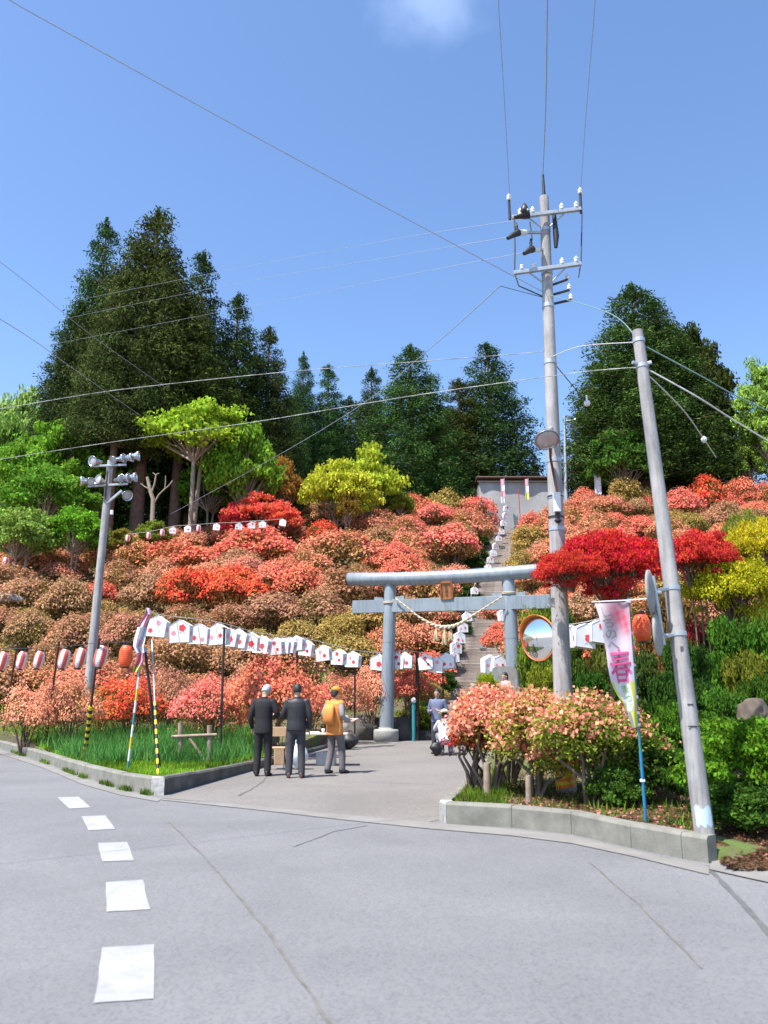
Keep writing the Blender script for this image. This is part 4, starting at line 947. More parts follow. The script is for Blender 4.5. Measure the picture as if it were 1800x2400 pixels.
for x, y0, y1 in ((1022, 1474, 1500), (1042, 1476, 1510), (1057, 1472, 1500)):
    p = D(x, y0, YL-1.2); q = D(x, y1, YL-1.2); mb = MB().mat(M['straw']); d = q-p
    for k in range(26):
        an = k*2.399; w_ = .10*math.sqrt((k+.5)/26); mb.tube([p+Vector((0, 0, 0)), p+d*.3+Vector((w_*.5*math.cos(an), w_*.5*math.sin(an), 0)), q+Vector((w_*math.cos(an), w_*math.sin(an), .03*math.sin(k)))], [.012, .014, .01], 4)
    mb.tube([p+upv*.06, p-upv*.02], .012, 5); mb.build('tassel', rope)
# ------------------------------------------------------------------ stone stairs
st = thing('stone_stairway', 'long worn stone stairway climbing the azalea slope behind the torii', 'stairs', (STAIR_A.x, STAIR_A.y, 0))
sd = (STAIR_B-STAIR_A); run = sd.length/STAIR_N; sdir = Vector((sd.x, sd.y, 0)).normalized(); sperp = Vector((sdir.y, -sdir.x, 0))
srot = Matrix((sperp, sdir, upv)).transposed(); srg = random.Random(4); proto = []
for k in range(5):
    mb = MB().mat(M['step_stone']); bm = mb.bbox((0, 0, 0), (STAIR_W, run+.12, .30), .022); mb.v = [(v[0]+srg.uniform(-.012, .012), v[1]+srg.uniform(-.014, .014), v[2]+srg.uniform(-.006, .006)) for v in mb.v]; proto.append(mb.mesh('step'))
for i in range(STAIR_N):
    c = STAIR_A+sd*((i+.5)/STAIR_N); o = link('step', proto[i % 5], st); z = .02+STAIR_H*(i+1)/STAIR_N-.15+srg.uniform(-.01, .01)
    o.matrix_basis = Matrix.Translation(Vector((c.x, c.y, z))-st.location) @ Matrix.Rotation(srg.uniform(-.012, .012), 4, 'Z') @ srot.to_4x4()
top = STAIR_A+sd; ld = MB().mat(M['torii_base']); ld.bbox((top.x+.6*sdir.x, top.y+1.2, STAIR_H-.13), (3.0, 2.4, .3), .02, srot); ld.build('landing', st)
hr = thing('handrail', 'dark steel handrail along the left edge of the stone stairs', 'handrail', (STAIR_A.x, STAIR_A.y, 0)); mb = MB().mat(M['dark_steel']); rl = []
for i in range(0, STAIR_N+1, 6):
    c = STAIR_A+sd*(i/STAIR_N); z = STAIR_H*i/STAIR_N; p = Vector((c.x, c.y, z))-sperp*(STAIR_W/2+.12); m2 = MB().mat(M['dark_steel']); m2.tube([p-upv*.3, p+upv*.95], .028, 6); m2.build('post', hr); rl.append(p)
mb.tube([p+upv*.95 for p in rl], .03, 6); mb.tube([p+upv*.5 for p in rl], .022, 6); mb.build('rail', hr)
# stall with grey tarp on the crest, flags, lamp post
Y = 75.5; tl = D(1122, 1126, Y); br_ = D(1302, 1188, Y); x0, x1 = tl.x, D(1330, 1150, Y).x; z1 = tl.z+.2; z0 = HZ(x0, Y)-.3
stall = thing('festival_stall', 'festival stall closed off with a grey tarp wall under a brown sheet roof', 'stall', ((x0+x1)/2, Y, z0))
nx = 28; nz = 8; vs = []; fs = []
for j in range(nz+1):
    for i in range(nx+1):
        u = i/nx; v = j/nz; sag = .10*math.sin(u*9)*math.sin(v*3.1)+.05*math.sin(u*23+v*5); vs.append((x0+(x1-x0)*u, Y-sag, z0+(z1-.35-z0)*v+.05*math.sin(u*7)*(v > .99)))
for j in range(nz):
    for i in range(nx): a = j*(nx+1)+i; fs.append((a, a+1, a+nx+2, a+nx+1))
mb = MB().mat(M['tarp']); mb.add(vs, fs, True); mb.build('tarp_wall', stall)
mb = MB().mat(M['tarp']); mb.add([(x0-.01, Y+.02, z0), (x0-.01, Y+4, z0), (x0-.01, Y+4, z1-.5), (x0-.01, Y+.02, z1-.4)], [(0, 1, 2, 3)]); mb.build('side_wall', stall)
mb = MB().mat(M['roof_brown']); mb.box(((x0+x1)/2, Y+1.9, z1-.12), (x1-x0+.5, 4.8, .10), Matrix.Rotation(R(-4), 3, 'X')); mb.build('roof', stall)
mb = MB().mat(M['wood']); mb.bbox(((x0+x1)/2, Y-.25, z1-.36), (x1-x0+.3, .08, .12), .01); mb.build('eave_beam', stall)
for x in (x0+.05, (x0+x1)/2, x1-.05):
    mb = MB().mat(M['steel']); mb.tube([(x, Y+.1, z0-.5), (x, Y+.1, z1-.2)], .04, 6); mb.build('post', stall)
def small_flag(name, label, px, ptop, pbot, Y, wpx, cols, pole, side=-1):
    t = D(px, ptop, Y); b = D(px, pbot, Y); zb = min(b.z, HZ(b.x, Y)); root = thing(name, label, 'flag', (b.x, Y, zb)); mb = MB().mat(M[pole]); mb.tube([(b.x, Y, zb-.2), t+upv*.05], .025, 6); mb.build('pole', root)
    w_ = wpx/F*Y; mb = MB(); n = len(cols)
    for i, cm in enumerate(cols):
        mb.mat(M[cm]); za = t.z-(t.z-b.z)*i/n; zc = t.z-(t.z-b.z)*(i+1)/n
        m_ = 4
        for k in range(m_):
            x_0 = t.x+side*w_*k/m_; x_1 = t.x+side*w_*(k+1)/m_; y_0 = Y-.06*math.sin(k*1.6+i); y_1 = Y-.06*math.sin((k+1)*1.6+i)
            mb.add([(x_0, y_0, za), (x_1, y_1, za-.05), (x_1, y_1, zc-.05), (x_0, y_0, zc)], [(0, 1, 2, 3)], True)
    mb.build('cloth', root); return root
M['pink_cloth2'] = solid('pink_flag_cloth', (.75, .33, .40), .8, var=.1); M['lime_cloth'] = solid('lime_flag_cloth', (.62, .62, .16), .8, var=.1)
small_flag('banner_flag', 'pink and white banner left in front of the grey tarp stall', 1182, 1122, 1178, 74.5, 10, ['pink_cloth2', 'white_cloth', 'pink_cloth2', 'white_cloth'], 'steel')
small_flag('banner_flag', 'pink, white and lime banner right in front of the grey tarp stall', 1238, 1122, 1170, 74.3, 9, ['pink_cloth2', 'white_cloth', 'lime_cloth'], 'steel')
small_flag('banner_flag', 'white banner on a grey pole beside the dark conifer on the crest', 1406, 1097, 1158, 70, 16, ['white_cloth', 'white_cloth', 'white_cloth'], 'steel')
rp_ = thing('marker_pole', 'thin red pole right of the stair landing', 'pole', tuple(D(1222, 1252, 70)-upv*1)); mb = MB().mat(M['red_pole']); mb.tube([D(1222, 1256, 70)-upv*1, D(1215, 1148, 70)], [.05, .04], 7); mb.build('shaft', rp_)
lp = D(1328, 1180, 74); lp_t = D(1323, 975, 74); lpo = thing('lamp_post', 'slim grey lamp post on the crest behind the utility pole', 'lamp post', (lp.x, 74, HZ(lp.x, 74)))
mb = MB().mat(M['steel']); mb.tube([(lp.x, 74, HZ(lp.x, 74)-.2), (lp.x, 74, lp.z+1), lp_t], [.24, .2, .12], 8); mb.build('shaft', lpo)
mb = MB().mat(M['steel']); arm = D(1350, 984, 74); mb.tube([D(1325, 988, 74), arm], .09, 6); mb.build('arm', lpo); mb = MB().mat(M['silver']); mb.ball(arm+upv*.0, (.35, .2, .16)); mb.build('lamp_head', lpo)
# ------------------------------------------------------------------ utility poles
def band(mb, c, d, r, h=.05, n=16): d = d.normalized(); mb.tube([c-d*h/2, c+d*h/2], r, n)
YC = 11.8; cb = D(1321, 1668, YC); ct = D(1275, 462, YC); cb = ct+(cb-ct)*((ct.z-.1)/(ct.z-cb.z)); cd = ct-cb
def CP(py):                                    # a point on the central pole at photo height py
    z = D(1300, py, YC).z; return cb+cd*((z-cb.z)/cd.z)
cp = thing('utility_pole', 'tall weathered utility pole with crossarms behind the red maple', 'utility pole', cb)
mb = MB().mat(M['pole_concrete']); rad = lambda t: .142-.066*t
ts = [i/14 for i in range(15)]; mb.tube([cb+cd*t for t in ts], [rad(t) for t in ts], 18); shaft = mb.build('shaft', cp)
def pole_r(p): return rad((p.z-cb.z)/cd.z)
for i, py in enumerate((540, 640, 718, 850, 1080, 1165, 1240, 1345)):
    mb = MB().mat(M['steel']); p = CP(py); band(mb, p, cd, pole_r(p)+.008, .06); mb.build('clamp_band', cp)
def bar(name, a, b, s, mat, parent, off=None):
    a, b = Vector(a), Vector(b); d = (b-a); x = d.normalized(); z = Vector((0, 0, 1)); y = z.cross(x).normalized(); z = x.cross(y); mb = MB().mat(M[mat]); mb.bbox((a+b)/2, (d.length, s, s), .006, Matrix((x, y, z)).transposed()); return mb.build(name, parent, off)
def insulator(p, parent, up=True, off=None, s=1.0):
    mb = MB().mat(M['porcelain']); k = s*(1 if up else -1)
    mb.lathe([(.02*s, 0), (.055*s, .02*k), (.05*s, .05*k), (.03*s, .06*k), (.055*s, .08*k), (.05*s, .11*k), (.02*s, .13*k), (.018*s, .16*k)], 10, p); return mb.build('insulator', parent, off)
arms = []
for yl, yr, xl, xr, Y_ in ((510, 490, 1200, 1362, YC-.15), (640, 618, 1204, 1362, YC-.15)):
    a = D(xl, yl, Y_); b = D(xr, yr, Y_); o = bar('crossarm', a, b, .06, 'steel', cp); arms.append((a, b))
    m_ = CP((yl+yr)/2); 
    for e in (a.lerp(b, .12), a.lerp(b, .30), a.lerp(b, .72), a.lerp(b, .93)): insulator(e+upv*.03, o, True, cp.location, .75)
    c = a.lerp(b, .5)
    for e in (a.lerp(b, .2), a.lerp(b, .8)): bar('brace', e, m_-upv*.32, .022, 'steel', cp)
for (x, y, x2, y2) in ((1190, 556, 1232, 545), (1228, 592, 1262, 585)):       # dark drop-out switches on short brackets
    p = D(x, y, YC-.3); q = D(x2, y2, YC-.1); bar('switch_bracket', q, CP(y2), .04, 'steel', cp)
    mb = MB().mat(M['black']); mb.tube([p-upv*.02, p.lerp(q, .35)+upv*.02, p.lerp(q, .6)+upv*.03], [.03, .05, .06], 8); mb.lathe([(.055, 0), (.02, .09), (.028, .12), (.012, .2)], 8, p.lerp(q, .5)+upv*.02); mb.build('cutout_switch', cp)
    mb = MB().mat(M['porcelain']); mb.tube([p.lerp(q, .6)+upv*.03, q], [.05, .045], 8); mb.build('bushing', cp)
p = D(1238, 500, YC-.3); mb = MB().mat(M['black']); mb.tube([D(1205, 509, YC-.3), D(1222, 505, YC-.3), p], [.03, .06, .09], 8); mb.lathe([(.09, 0), (.06, .12), (.02, .2)], 9, D(1230, 503, YC-.3)); mb.build('surge_arrester', cp)
for (x, y) in ((1195, 470), (1362, 455)):
    p = D(x, y+45, YC-.15); q = D(x-2, y, YC-.15); mb = MB().mat(M['dark_steel']); mb.tube([p, q], .022, 6); mb.build('riser', cp); insulator(q, cp, True, None, .75)
mb = MB().mat(M['dark_steel']); mb.tube([ct-upv*.1, ct+upv*.42], [.035, .02], 7); mb.build('top_pin', cp)
mb = MB().mat(M['black']); mb.tube([CP(500)+Vector((.14, -.06, 0)), CP(560)+Vector((.16, -.07, 0)), CP(585)+Vector((.15, -.06, 0))], [.03, .05, .03], 7); mb.build('cable_head', cp)
for i, (yl, yr) in enumerate(((672, 655), (694, 680), (715, 703))):
    a = CP(yl); b = D(1330+4*i, yr, YC+.1); bar('side_bracket', a, b, .035, 'dark_steel', cp); insulator(b, cp, True, None, .7)
mb = MB().mat(M['wire']); mb.tube([D(1206, 515, YC), D(1207, 580, YC), D(1206, 640, YC), D(1216, 670, YC), CP(700)], .012, 5, False); mb.tube([D(1242, 520, YC), D(1247, 560, YC), D(1240, 590, YC)], .012, 5, False); mb.tube([D(1364, 500, YC), D(1362, 610, YC), D(1356, 650, YC)], .012, 5, False); mb.build('jumper_wires', cp)
# bowl lamp with its conduit, meter box, lower clamp
lc = D(1281, 1026, YC-.55); mb = MB().mat(M['silver']); ln = (Vector((0, -.55, -.83))).to_track_quat('Z', 'Y').to_matrix()
mb.lathe([(.19, .05), (.185, .06), (.15, -.03), (.08, -.10), (.04, -.13)], 18, lc, ln); lh = mb.build('lamp_bowl', cp); mb = MB().mat(M['lamp_glass']); mb.lathe([(.001, .075), (.10, .07), (.172, .045), (.172, .035)], 16, lc, ln); mb.build('lens', lh, off=cp.location)
mb = MB().mat(M['steel']); mb.tube([lc+Vector((0, .1, .1)), CP(1000)], .03, 7); mb.build('lamp_arm', cp)
mb = MB().mat(M['rust_steel']); mb.tube([lc+Vector((.06, .05, -.16)), CP(1080)+Vector((-.09, -.17, 0)), CP(1150)+Vector((-.02, -.17, 0)), CP(1175)+Vector((0, -.18, 0))], .022, 6); mb.build('conduit', cp)
bx = CP(1186)+Vector((-.03, -.22, 0)); mb = MB().mat(M['porcelain']); mb.bbox(bx, (.10, .12, .30), .012); mb.build('switch_box', cp)
mb = MB().mat(M['dark_steel']); p = CP(1208)+Vector((-.02, -.20, 0)); mb.lathe([(.035, .0), (.05, -.05), (.02, -.09), (.06, -.12), (.03, -.16)], 9, p); mb.build('photo_sensor', cp)
for py in (1165, 1213):
    mb = MB().mat(M['dark_steel']); p = CP(py); band(mb, p, cd, pole_r(p)+.012, .025); mb.build('strap', cp)
mb = MB().mat(M['steel']); mb.bbox(D(1292, 1412, YC-.25), (.10, .05, .14), .01); mb.build('small_plate', cp)
# smooth leaning pole at the right kerb
YP0 = 8.12; rb = D(1657, 1990, YP0); rb.z = .0; rt = D(1494, 776, YP0+.35); rd = rt-rb
lpole = thing('leaning_pole', 'smooth pale concrete pole leaning left at the right end of the kerb', 'utility pole', rb)
def RP(py):
    best = min((abs(py-(1200-F*((-(p.y)*ST+(p.z-CAMZ)*CT)/((p.y)*CT+(p.z-CAMZ)*ST)))), i) for i in range(401) for p in [rb+rd*(i/400)]); return rb+rd*(best[1]/400)
rr_ = lambda t: .094-.032*t
mb = MB().mat(M['pole_concrete']); ts = [i/14 for i in range(-1, 15)]; mb.tube([rb+rd*t for t in ts], [rr_(t) for t in ts], 20); mb.build('shaft', lpole)
for py in (800, 860, 1378, 1487):
    mb = MB().mat(M['steel']); p = RP(py); band(mb, p, rd, rr_((p.z-rb.z)/rd.z)+.007, .045); mb.build('clamp_band', lpole)
p = RP(855)
for dx in (-.12, .10): bar('wire_hook', p, p+Vector((dx, -.04, .02)), .035, 'steel', lpole)
p = RP(1910); rw = rr_((p.z-rb.z)/rd.z)+.002; mb = MB().mat(M['sticker']); dn = rd.normalized()
vs = []
for i in range(9):
    an = R(-150+13*i); e = Vector((math.cos(an), math.sin(an), 0))*rw; vs += [p+e-dn*(.09+.02*math.sin(i*2.1)), p+e+dn*(.08+.02*math.sin(i*1.3))]
mb.add(vs, [(2*i, 2*i+2, 2*i+3, 2*i+1) for i in range(8)], True); mb.build('sticker', lpole)
for py, w_ in ((1652, .03), (1701, .055)):
    p = RP(py); mb = MB().mat(M['dark_steel']); rr0 = rr_((p.z-rb.z)/rd.z); mb.bbox(p+Vector((0, -rr0-.001, 0)), (w_*2, .008, .01), .002); mb.build('scratch_strap', lpole)
p = RP(1520); rr0 = rr_((p.z-rb.z)/rd.z); mb = MB().mat(M['ink']); mb.bbox(p+Vector((-.01, -rr0-.001, 0)), (.03, .006, .05), .002); mb.build('number_plate', lpole)
M['dish_back'] = solid('grey_dish_back', (.27, .26, .245), .6, var=.25, scale=7)
# pair of round mirrors seen from behind, on arms off the leaning pole
u1, u2 = RP(1378), RP(1487); ms = thing('traffic_mirror', 'pair of round grey mirrors seen edge-on, bracketed to the leaning pole', 'traffic mirror', u1+Vector((-.25, 0, 0)))
mp0 = D(1530, 1350, YP0-.02); mp1 = D(1556, 1512, YP0+.0)
mb = MB().mat(M['steel']); mb.tube([mp0, mp1], .022, 8); mb.build('upright', ms)
bar('arm', u1, D(1536, 1384, YP0-.02), .035, 'steel', ms); bar('arm', u2, D(1553, 1492, YP0), .035, 'steel', ms)
for (x, y, hh) in ((1533, 1388, 106), (1549, 1487, 98)):
    c = D(x-6, y, YP0-.02); r_ = hh/F*YP0/2; nrm = Vector((-.88, .47, -.02)).to_track_quat('Z', 'Y').to_matrix()
    mb = MB().mat(M['dish_back']); mb.lathe([(.001, -.035), (r_*.45, -.03), (r_*.85, -.012), (r_, 0), (r_*1.0, .018), (r_*.94, .02)], 26, c, nrm); dsc = mb.build('dish', ms)
    mb = MB().mat(M['silver']); mb.lathe([(r_*.93, .019), (r_*.6, .028), (.001, .034)], 26, c, nrm); mb.build('mirror_face', dsc, off=ms.location)
    mb = MB().mat(M['steel']); mb.tube([c-Vector((-.03, 0, 0)), D(x+16, y+2, YP0-.01)], .018, 6); mb.build('bracket', ms)
# orange traffic mirror on a dark post before the central pole
YM = 15.0; mc = D(1262, 1497, YM); r_ = 52/F*YM
om = thing('traffic_mirror', 'round convex traffic mirror with an orange hood between the torii and the pole', 'traffic mirror', (D(1293, 1640, YM).x, YM, bedz(1, YM)))
nrm3 = Vector((-.78, -.62, -.06)).normalized(); nq = nrm3.to_track_quat('Z', 'Y').to_matrix()
M['mirror'] = solid('mirror_glass', (.80, .82, .84), .04, 1.0, var=.03)
M['brown_rim'] = solid('faded_orange_rim', (.42, .12, .04), .5, var=.35, scale=5)
mb = MB().mat(M['mirror']); pr = []
for i in range(11):
    t = i/10; pr.append((max(.0005, r_*.93*math.sin(t*math.pi/2*.999)) if False else max(.0005, r_*.965*t), .10*r_*2*(1-t*t)))
mb.lathe(pr[::-1], 36, mc, nq); mb.build('mirror_face', om)
mb = MB().mat(M['brown_rim']); mb.lathe([(r_*.96, .0), (r_*.965, .02), (r_*.99, .02), (r_*1.0, -.02), (r_*.95, -.04), (r_*.5, -.10), (.001, -.12)], 36, mc, nq); mb.build('rim', om)
mb = MB().mat(M['orange_paint']); vs = []; fs = []
for i in range(17):
    an = R(5)+R(170)*i/16; dx, dy = math.cos(an), math.sin(an); loc = nq @ Vector((0, 0, 0))
    # the hood follows the upper half of the rim
    sx_h = Vector((0, 0, 1)).cross(nrm3).normalized(); sy_h = nrm3.cross(sx_h)
    e = sx_h*dx+sy_h*dy; ext = .01+.15*max(0, math.sin(an)); vs += [mc+e*r_*1.015, mc+e*r_*1.05+nrm3*ext*r_*1.6, mc+e*r_*1.035, mc+e*r_*1.07+nrm3*ext*r_*1.6]
    if i: a = 4*i; fs += [(a-4, a-3, a+1, a), (a-2, a+2, a+3, a-1), (a-3, a-1, a+3, a+1)]
mb.add(vs, fs, True); mb.build('hood', om)
pt = D(1296, 1440, YM+.16); mb = MB().mat(M['rust_steel']); mb.tube([(pt.x, YM+.16, -.1), (pt.x, YM+.16, pt.z)], .032, 10); mb.build('post', om)
for dy in (-.15, .15): bar('bracket', mc+upv*dy-nrm3*.05, (pt.x, YM+.16, mc.z+dy), .03, 'rust_steel', om)
# floodlight pole on the left slope
fb0 = D(213, 1560, 28); ft = D(259, 1080, 28); fb = ft+(fb0-ft)*((ft.z-(HZ(fb0.x, 28)-.2))/(ft.z-fb0.z)); fd = ft-fb
fl = thing('floodlight_pole', 'grey concrete pole carrying clusters of silver floodlights', 'floodlight pole', fb)
fr_ = lambda t: .18-.07*t
mb = MB().mat(M['pole_concrete']); mb.tube([fb+fd*(i/10) for i in range(11)], [fr_(i/10) for i in range(11)], 14); mb.build('shaft', fl)
def flood(c, d, r, parent):
    d = Vector(d).normalized(); q = d.to_track_quat('Z', 'Y').to_matrix(); mb = MB().mat(M['silver']); L = r*2.3
    mb.lathe([(r*.25, -L*.75), (r*.35, -L*.70), (r*.42, -L*.35), (r*.55, -L*.15), (r*.85, L*.12), (r*1.0, L*.3), (r*1.03, L*.3), (r*.9, L*.1)], 14, c, q); o = mb.build('floodlight', parent)
    mb = MB().mat(M['lamp_glass']); mb.lathe([(.001, L*.24), (r*.6, L*.22), (r*.96, L*.2)], 14, c, q); mb.build('lens', o, off=parent.location); return o
fy = 27.8
for (x, y, d, r) in ((222, 1081, (-.5, -.9, -.15), .19), (268, 1077, (-.2, -.5, -.25), .15), (285, 1075, (.9, -.3, .1), .17), (303, 1073, (1, -.1, .15), .17), (318, 1069, (1, .1, .1), .18),
                     (197, 1127, (-.9, -.35, -.1), .17), (212, 1130, (.5, -.8, -.1), .16), (235, 1126, (-.5, -.7, .1), .18), (281, 1123, (.8, -.5, .05), .17), (296, 1121, (.9, -.2, .1), .18), (311, 1119, (1, .0, .12), .18), (296, 1160, (.6, -.7, -.4), .19)):
    flood(D(x, y, fy), d, r, fl)
bar('crossarm', D(212, 1093, fy+.05), D(296, 1089, fy+.05), .07, 'steel', fl); bar('crossarm', D(206, 1140, fy+.05), D(300, 1134, fy+.05), .07, 'steel', fl); bar('strut', D(250, 1180, fy+.1), D(286, 1150, fy), .08, 'steel', fl)
mb = MB().mat(M['rust_steel']); mb.tube([D(252, 1105, 27.8), D(249, 1140, 27.8), D(246, 1170, 27.8)], .035, 6); mb.build('conduit', fl)
mb = MB().mat(M['porcelain']); mb.bbox(D(262, 1201, 27.75), (.10, .10, .16), .01); mb.build('junction_box', fl)
# ------------------------------------------------------------------ overhead cables
M['rope_dash'] = solid('twisted_rope', (.45, .45, .43), .8, var=.8, scale=3.2, c2=(.05, .05, .05))
def cable(label, pts, r=.012, mat='wire', n=26, name='overhead_cable', cat='cable'):
    P = resample(pts, n) if len(pts) > 2 else [Vector(pts[0]).lerp(Vector(pts[1]), i/(n-1)) for i in range(n)]
    mb = MB().mat(M[mat]); mb.tube(P, r, 5); mid_ = P[len(P)//2]; o = link(name, mb.mesh(name, mid_), None, mid_); tagm(o, label, cat, 'overhead cables'); return o
a0, b0 = arms[0]
cable('left of the three cables running overhead from the top crossarm', [D(1195, 470, YC-.15), D(1183, 250, 9.0), D(1168, 0, 7.0), D(1160, -200, 6.0)], .0045, 'pale_wire')
cable('middle of the three cables running overhead, from the very top of the pole', [ct+upv*.42, D(1279, 250, 9.1), D(1283, 0, 7.1), D(1286, -200, 6.1)], .008, 'pale_wire')
cable('right of the three cables running overhead from the top crossarm', [D(1360, 455, YC-.15), D(1375, 250, 9.0), D(1395, 0, 7.0), D(1410, -200, 6.0)], .0045, 'pale_wire')
cable('highest of the thin cables crossing the sky left of the utility pole', [D(1240, 512, YC), D(900, 565, 24), D(500, 640, 36), D(-100, 760, 55)], .006, 'pale_wire')
cable('second of the thin cables crossing the sky left of the utility pole', [D(1190, 556, YC), D(900, 605, 24), D(500, 675, 36), D(-100, 800, 55)], .006, 'pale_wire')
cable('third of the thin cables crossing the sky left of the utility pole', [D(1228, 592, YC), D(900, 655, 24), D(600, 715, 36), D(-100, 850, 60)], .006, 'pale_wire')
cable('stay wire sloping from the utility pole down to the left slope, under the maples', [D(1172, 670, YC), D(1010, 815, 18), D(830, 960, 27), D(620, 1085, 38), D(400, 1205, 50)], .009, 'pale_wire')
cable('short link from the utility pole to its stay wire', [CP(700), D(1172, 670, YC)], .006)
cable('pale dashed rope from the utility pole across the tall cedars', [CP(822), D(1180, 832, 11.9), D(690, 870, 12.4), D(350, 905, 13), D(180, 928, 12.5), D(-150, 985, 11.5)], .0055, 'rope_dash')
cable('pale rope from the leaning pole across the hilltop cedars to the left frame edge', [RP(862), D(1380, 870, 9.5), D(1030, 918, 11), D(830, 950, 12), D(590, 990, 13), D(270, 1035, 14), D(-120, 1095, 15)], .005, 'rope_dash')
cable('upper cable linking the leaning pole and the utility pole', [RP(802), D(1360, 812, 10), CP(838)], .006, 'rope_white')
cable('green-grey cable rising from the leaning pole top towards the upper left', [RP(800), D(1430, 735, 10), CP(690)], .006, 'green_tube')
cable('upper cable running right from the leaning pole in front of the big tree', [RP(805), D(1640, 880, 8.6), D(1720, 925, 8.9), D(1900, 1010, 9.6)], .008, 'green_tube')
cable('thick cable running right from the leaning pole to the frame edge', [RP(858), D(1630, 928, 8.4), D(1720, 985, 8.7), D(1900, 1095, 9.2)], .009, 'rope_white')
cable('steep cable from the leaning pole ending in a dark hook before the sky', [RP(868), D(1600, 960, 10), D(1650, 1030, 11.5), D(1678, 1072, 12.5)], .008, 'rope_white')
cable('road-crossing cable from the utility pole high over the street to the left', [CP(690), D(800, 430, 9.6), D(380, 200, 8.15), D(20, 0, 7.2), D(-350, -200, 6.3), Vector((-9, 3.6, 8.4))], .0065, 'pale_wire')
cable('cable entering from the left frame edge in front of the tall cedars', [D(-100, 540, 14), D(60, 660, 18), D(220, 790, 24), D(390, 910, 32)], .007, 'pale_wire')
cable('lower cable entering from the left frame edge', [D(-100, 690, 13), D(60, 785, 17), D(180, 870, 22), D(330, 975, 32)], .008, 'pale_wire')
bl = D(1650, 1030, 11.45); ib = thing('cable_weight', 'small white ball on the steep cable right of the leaning pole', 'insulator', bl); mb = MB().mat(M['porcelain']); mb.ball(bl, .045); mb.tube([bl+upv*.05, bl-upv*.05], .018, 6); mb.build('ball', ib)
bl = D(1376, 945, 12.5); ib = thing('cable_weight', 'white ball hanging in front of the dark spiky conifer', 'insulator', bl); mb = MB().mat(M['porcelain']); mb.ball(bl, .055); mb.tube([bl+upv*.14, bl-upv*.05], .015, 6); mb.build('ball', ib)
cable('thin drop wire holding the white ball before the spiky conifer', [CP(840), bl], .008)
# ------------------------------------------------------------------ lanterns
M['frame_wood'] = solid('pale_frame_wood', (.55, .52, .5), .8)
def paper_lantern_proto(v):
    """five-sided paper lantern box with a peaked top, azalea flowers printed on its faces; .42 wide, .46 high, hung from its peak"""
    root = bpy.data.objects.new('paper_lantern', None); COL.objects.link(root); w, d, hh, pk = .215, .12, .34, .46
    mb = MB().mat(M['paper'])
    prof = [(-w*.95, -.46), (w*.95, -.46), (w, -.12), (0, 0), (-w, -.12)]
    vs = [(x, -d, z) for x, z in prof]+[(x, d, z) for x, z in prof]
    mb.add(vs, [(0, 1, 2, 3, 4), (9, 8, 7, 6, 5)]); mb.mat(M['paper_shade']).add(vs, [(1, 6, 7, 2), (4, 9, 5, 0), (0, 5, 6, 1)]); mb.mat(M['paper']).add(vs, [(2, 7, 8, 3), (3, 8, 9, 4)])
    mb.build('shade', root, (0, 0, 0))
    for off in (-d-.002, d+.002):
        mb = MB().mat(M['frame_wood']); mb.tube([(p[0], off, p[1]) for p in prof+prof[:1]], .005, 4, False); mb.build('frame', root, (0, 0, 0))
    spots = [[('red_print', -.12, -.34, .055), ('pink_print', .04, -.16, .06)], [('red_print', .06, -.17, .075), ('pink_print', -.12, -.27, .05)], [('red_print', -.09, -.33, .055), ('pink_print', .10, -.36, .05)], [('red_print', .08, -.27, .05), ('pink_print', -.12, -.30, .05)],
             [('red_print', .05, -.28, .08)], [('red_print', .0, -.14, .06), ('red_print', .08, -.32, .05)], [('pink_print', -.06, -.2, .05), ('red_print', .06, -.32, .06)]][v]
    def flower(nm, cx, cz, r, y, leafy):
        mb = MB().mat(M[nm]); pts = []
        for k in range(30):
            a = 2*math.pi*k/30; q = r*(.78+.22*abs(math.cos(2.5*a))); pts.append((cx+q*math.cos(a), y, cz+q*math.sin(a)))
        mb.poly(pts); mb.build('printed_flower', root, (0, 0, 0))
        if leafy:
            mb = MB().mat(M['leaf_print'])
            for s in (-1, 1): mb.poly([(cx, y+.0006, cz-r*.8), (cx+s*r*.5, y+.0006, cz-r*1.1), (cx+s*r*1.0, y+.0006, cz-r*1.5), (cx+s*r*.3, y+.0006, cz-r*1.35)][::s])
            mb.build('printed_leaf', root, (0, 0, 0))
    for i, (nm, cx, cz, r) in enumerate(spots): flower(nm, cx, cz, r, -d-.003, i == 0 and cz > -.3)
    mb = MB().mat(M['pink_print']); mb.poly([(w*.985+.003, .06*math.cos(a), -.28+.06*math.sin(a)) for a in [2*math.pi*k/14 for k in range(14)]]); mb.build('printed_flower', root, (0, 0, 0))
    return root
PL = [paper_lantern_proto(v) for v in range(7)]; used = set()
def put_lantern(px, py, h, Y, label, v, yaw, group):
    p = D(px, py-h/2, Y); sc_ = h/F*Y/.46; root = PL[v] if v not in used else copy_tree(PL[v]); used.add(v)
    root.location = p; root.rotation_euler = (R(RG.uniform(-7, 7)), R(RG.uniform(-8, 8)), yaw+R(RG.uniform(-7, 7))); root.scale = (sc_,)*3; tagm(root, label, 'lantern', group); return root
ORDN = ['first', 'second', 'third', 'fourth', 'fifth', 'sixth', 'seventh', 'eighth', 'ninth', 'tenth', 'eleventh', 'twelfth', 'thirteenth', 'fourteenth', 'fifteenth', 'sixteenth']
W1 = [(375, 1468, 49, 0), (425, 1479, 52, 1), (469, 1485, 47, 2), (513, 1486, 49, 3), (543, 1494, 41, 4), (564, 1497, 45, 6), (589, 1503, 42, 4), (619, 1511, 41, 4), (646, 1514, 38, 5), (664, 1513, 36, 2), (680, 1511, 35, 6), (698, 1508, 35, 0), (720, 1518, 36, 5), (757, 1530, 36, 6), (795, 1539, 35, 5), (829, 1545, 36, 6)]
anch = []
